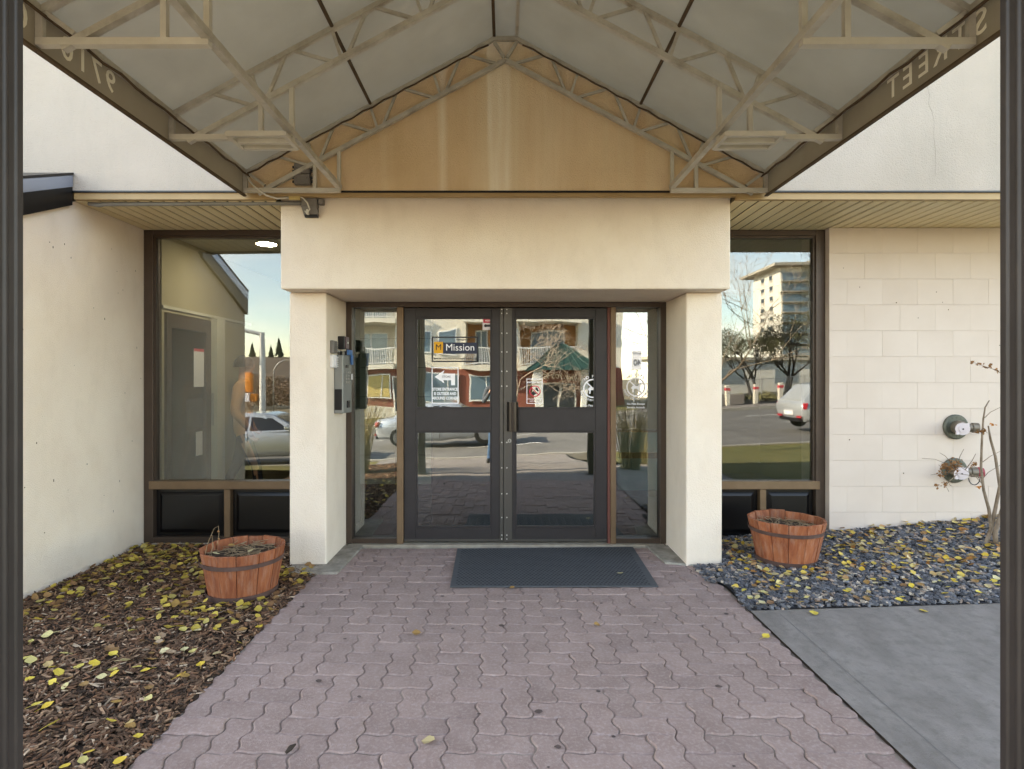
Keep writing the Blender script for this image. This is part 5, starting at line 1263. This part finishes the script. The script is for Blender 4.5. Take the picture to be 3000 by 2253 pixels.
# cars
def car(x, y, label, paint, L_=4.4, H=1.45, hatch=False, rz=0):
    z = g(x + L_ / 2, y) - .13; slope = math.atan(.045); c = root('parked_car', label, 'car', (x, y, z)); W_ = 1.76
    WL[c.name] = Vector((0, 0, 0)); hw = W_ / 2
    if hatch: belt = [(0, .55, .86, .80), (.12, .30, .98, .86), (.7, .22, 1.0, hw), (1.6, .20, .97, hw), (2.8, .20, .95, hw), (3.3, .22, .92, hw), (3.8, .24, .84, .85), (4.05, .34, .70, .74)]
    else: belt = [(0, .52, .90, .76), (.12, .30, .98, .84), (.8, .22, 1.0, hw), (1.7, .20, .97, hw), (3.0, .20, .93, hw), (3.7, .22, .86, hw), (4.2, .25, .76, .82), (4.42, .36, .64, .70)]
    k = L_ / belt[-1][0]; sec = []
    for bx, zb, zt_, w_ in belt:
        sec.append([(bx * k, s_ * w_ * f, zb + (zt_ - zb) * h_) for s_, lst in ((-1, ((.84, 0), (.96, .12), (1, .45), (.985, .72), (.93, .93), (.82, 1))), (1, ((.82, 1), (.93, .93), (.985, .72), (1, .45), (.96, .12), (.84, 0)))) for f, h_ in lst])
    b = B(); n = 12; vs = [p for s_ in sec for p in s_]
    fs = [(i * n + j, i * n + (j + 1) % n, (i + 1) * n + (j + 1) % n, (i + 1) * n + j) for i in range(len(sec) - 1) for j in range(n)] + [tuple(range(n)), tuple((len(sec) - 1) * n + j for j in range(n - 1, -1, -1))]
    b.add(vs, fs); body = b.build('body', paint, c, smooth=True, bevel=.01)
    if hatch: cab = [(.10, .99, .70), (.55, H - .05, .56), (1.0, H, .58), (1.9, H - .01, .58), (2.3, H - .07, .57), (3.15, .95, .72)]
    else: cab = [(.55, 1.0, .68), (1.3, H - .07, .56), (1.8, H, .58), (2.5, H - .02, .58), (2.75, H - .08, .57), (3.6, .92, .72)]
    cab = [(a * k, zt_, w_) for a, zt_, w_ in cab]
    b = B(); vs = []
    for a, zt_, w_ in cab:
        wb = hw * .93; vs += [(a, -wb, .90), (a, -w_, zt_ - .02), (a, -w_ * .8, zt_ + .012), (a, w_ * .8, zt_ + .012), (a, w_, zt_ - .02), (a, wb, .90)]
    fs = [(i * 6 + j, i * 6 + j + 1, (i + 1) * 6 + j + 1, (i + 1) * 6 + j) for i in range(len(cab) - 1) for j in range(5)] + [(0, 1, 2, 3, 4, 5), tuple((len(cab) - 1) * 6 + j for j in range(5, -1, -1))]
    b.add(vs, fs); cabin = b.build('cabin', paint, c, smooth=False, bevel=.015)
    def glassq(nm, q, off): 
        q = [Vector(p) for p in q]; nrm = (q[1] - q[0]).cross(q[-1] - q[0]).normalized(); nrm = nrm if nrm.dot(Vector(off)) > 0 else -nrm
        return B().prism([p + nrm * .004 for p in q], nrm * .008).build(nm, 'car_dark', cabin)
    def lerp(p, q, t): return Vector(p) + (Vector(q) - Vector(p)) * t
    for s_ in (-1, 1):
        top = [(a, s_ * w_, zt_ - .02) for a, zt_, w_ in cab]; bot = [(a, s_ * hw * .93, .90) for a, zt_, w_ in cab]
        def pt(xq, t):
            for i in range(len(cab) - 1):
                if cab[i][0] <= xq <= cab[i + 1][0]:
                    u = (xq - cab[i][0]) / (cab[i + 1][0] - cab[i][0]); return lerp(lerp(bot[i], bot[i + 1], u), lerp(top[i], top[i + 1], u), t)
        xa, xm, xb = cab[1][0] - .12, cab[2][0] + .35, cab[4][0] + .35
        glassq('side_window', [pt(xa - .12, .22), pt(xm - .04, .14), pt(xm - .04, .86), pt(cab[1][0] + .08, .86)], (0, s_, 0))
        glassq('side_window', [pt(xm + .04, .14), pt(xb + .2, .2), pt(cab[4][0] - .02, .84), pt(xm + .04, .86)], (0, s_, 0))
        B().box(xm - .30, xm - .14, s_ * hw - .01 if s_ > 0 else -hw - .02, s_ * hw + .02 if s_ > 0 else -hw + .01, .80, .84).build('door_handle', paint, body, bevel=.008)
        B().box(xb + .1, xb + .22, (hw * .9 if s_ > 0 else -hw * .9 - .2), (hw * .9 + .2 if s_ > 0 else -hw * .9), .95, 1.08).build('door_mirror', paint, cabin, bevel=.03)
        B().box(xm + .0, xm + .012, s_ * hw * .985 - .004, s_ * hw * .985 + .006, .30, .93).build('door_seam', 'car_dark', body)
        for wxp in (.78 * k, (3.25 if hatch else 3.55) * k):
            wh = B().tube([(wxp, s_ * (hw - .16), .31), (wxp, s_ * (hw + .005), .31)], .31, 24).build('wheel', 'tyre', c, bevel=.02)
            B().tube([(wxp, s_ * (hw + .006), .31), (wxp, s_ * (hw + .016), .31)], .20, 16).build('rim', 'rim', wh)
        B().prism([(.01, s_ * .80, .70), (.01, s_ * .50, .72), (.03, s_ * .50, .86), (.05, s_ * .80, .90)], (.10, s_ * .07, 0)).build('tail_light', 'lamp_red', c, bevel=.01)
        B().box(-.012, .03, min(s_ * .45, s_ * .7), max(s_ * .45, s_ * .7), .42, .48).build('reflector', 'lamp_red', c)
        B().prism([(L_ - .12, s_ * .80, .62), (L_ - .02, s_ * .45, .60), (L_ - .06, s_ * .45, .72), (L_ - .2, s_ * .82, .76)], (-.08, 0, 0)).build('headlight', 'window_glass_far', c)
    glassq('rear_window', [lerp((cab[0][0], -.62, .98), (cab[1][0], -.5, cab[1][1] - .04), .15), lerp((cab[0][0], .62, .98), (cab[1][0], .5, cab[1][1] - .04), .15), lerp((cab[0][0], .62, .98), (cab[1][0], .5, cab[1][1] - .02), .92), lerp((cab[0][0], -.62, .98), (cab[1][0], -.5, cab[1][1] - .02), .92)], (-1, 0, .5))
    glassq('windscreen', [lerp((cab[-1][0], -.66, .95), (cab[-2][0], -.5, cab[-2][1]), .06), lerp((cab[-1][0], .66, .95), (cab[-2][0], .5, cab[-2][1]), .06), lerp((cab[-1][0], .66, .95), (cab[-2][0], .5, cab[-2][1]), .9), lerp((cab[-1][0], -.66, .95), (cab[-2][0], -.5, cab[-2][1]), .9)], (1, 0, .5))
    B().box(-.02, .02, -.26, .26, .50, .64).build('number_plate', 'paper_white', c)
    B().box(-.008, .15, -.62, .62, .30, .40).build('bumper_insert', 'car_dark', c, bevel=.02)
    c.rotation_euler = (0, -slope, rz)
    return c
car(-9.4, -6.4, 'silver sedan mirrored in the left window beside the signal pole', 'car_silver', 4.6, 1.45)
car(-4.3, -9.3, 'silver sedan passing before the brick apartment house, mirrored in the doors', 'car_silver', 4.5, 1.43)
car(9.45, -8.6, 'white hatchback seen from behind in the right window', 'car_white', 4.1, 1.5, True, R(-4))

# traffic signal, lamp posts and speed sign
sp = at(566, 815, 30.0); sx_, sy_ = sp.x, 10.6 - 30.0; sz_ = g(sx_, sy_)
ts = root('traffic_signal', 'pale traffic signal pole with orange signal heads mirrored in the left window', 'traffic signal', (sx_, sy_, sz_))
B().tube([(sx_, sy_, sz_), (sx_, sy_, 3.85)], [.17, .13], 12).build('pole', 'white_paint', ts)
B().tube([(sx_, sy_, 3.75), (sx_ - 1.5, sy_ + .3, 4.1), (sx_ - 4.5, sy_ + 1.2, 4.5)], [.11, .1, .07], 10).build('mast_arm', 'white_paint', ts)
sh = B().box(sx_ - .85, sx_ - .55, sy_ - .2, sy_ + .1, .75, 1.75).build('signal_head', 'orange_signal', ts, bevel=.03)
for z in (.95, 1.25, 1.55): B().tube([(sx_ - .86, sy_ - .05, z), (sx_ - 1.08, sy_ - .02, z)], .11, 12, False).build('visor', 'box_grey', sh)
ph = B().box(sx_ - .6, sx_ - .25, sy_ - .1, sy_ + .15, .28, .66).build('walk_signal', 'orange_signal', ts, bevel=.02)
B().box(sx_ - .95, sx_ - .6, sy_ - .05, sy_ + .22, .26, .68).build('signal_face', 'paper_white', ph, bevel=.02)
B().bar((sx_ - .7, sy_, 1.72), (sx_, sy_, 1.72), .05).build('bracket', 'box_grey', ts); B().bar((sx_ - .4, sy_, .3), (sx_, sy_, .3), .05).build('bracket', 'box_grey', ts)
for x, y, h_, lab in ((-19.5, -38, 4.4, 'curved arm street lamp right of the signal pole'), (-18.0, -42, 3.2, 'short street lamp far beyond the silver car')):
    z = g(x, y); t = root('street_lamp', lab, 'street lamp', (x, y, z))
    B().tube([(x, y, z)] + [(x + 1.1 * (1 - math.cos(a)), y, z + h_ - 1.1 + 1.1 * math.sin(a)) for a in [k * math.pi / 12 for k in range(7)]], [.07] + [.05] * 7, 8).build('pole', 'galv', t, smooth=True)
    B().box(x + 1.05, x + 1.6, y - .1, y + .1, z + h_ - .05, z + h_ + .06).build('lamp_head', 'tower_grey', t, bevel=.03)
x, y = 6.6, -16.0 + 10.6 - 13.9; z = g(x, y); t = root('speed_sign', 'white speed limit sign on a thin post mirrored in the right sidelight', 'sign', (x, y, z))
B().tube([(x, y, z), (x + .25, y, z + 3.0)], .03, 8).build('post', 'galv', t)
B().box(x - .12, x + .42, y + .035, y + .05, z + 2.2, z + 3.1).build('plate', 'paper_white', t)
text('speed_number', '40', .42, 'ink', t, (x + .15, y + .06, z + 2.5), (-1, 0, 0)); text('sign_line', 'MAXIMUM', .12, 'ink', t, (x + .15, y + .06, z + 2.95), (-1, 0, 0))
cam.data.dof.use_dof = False
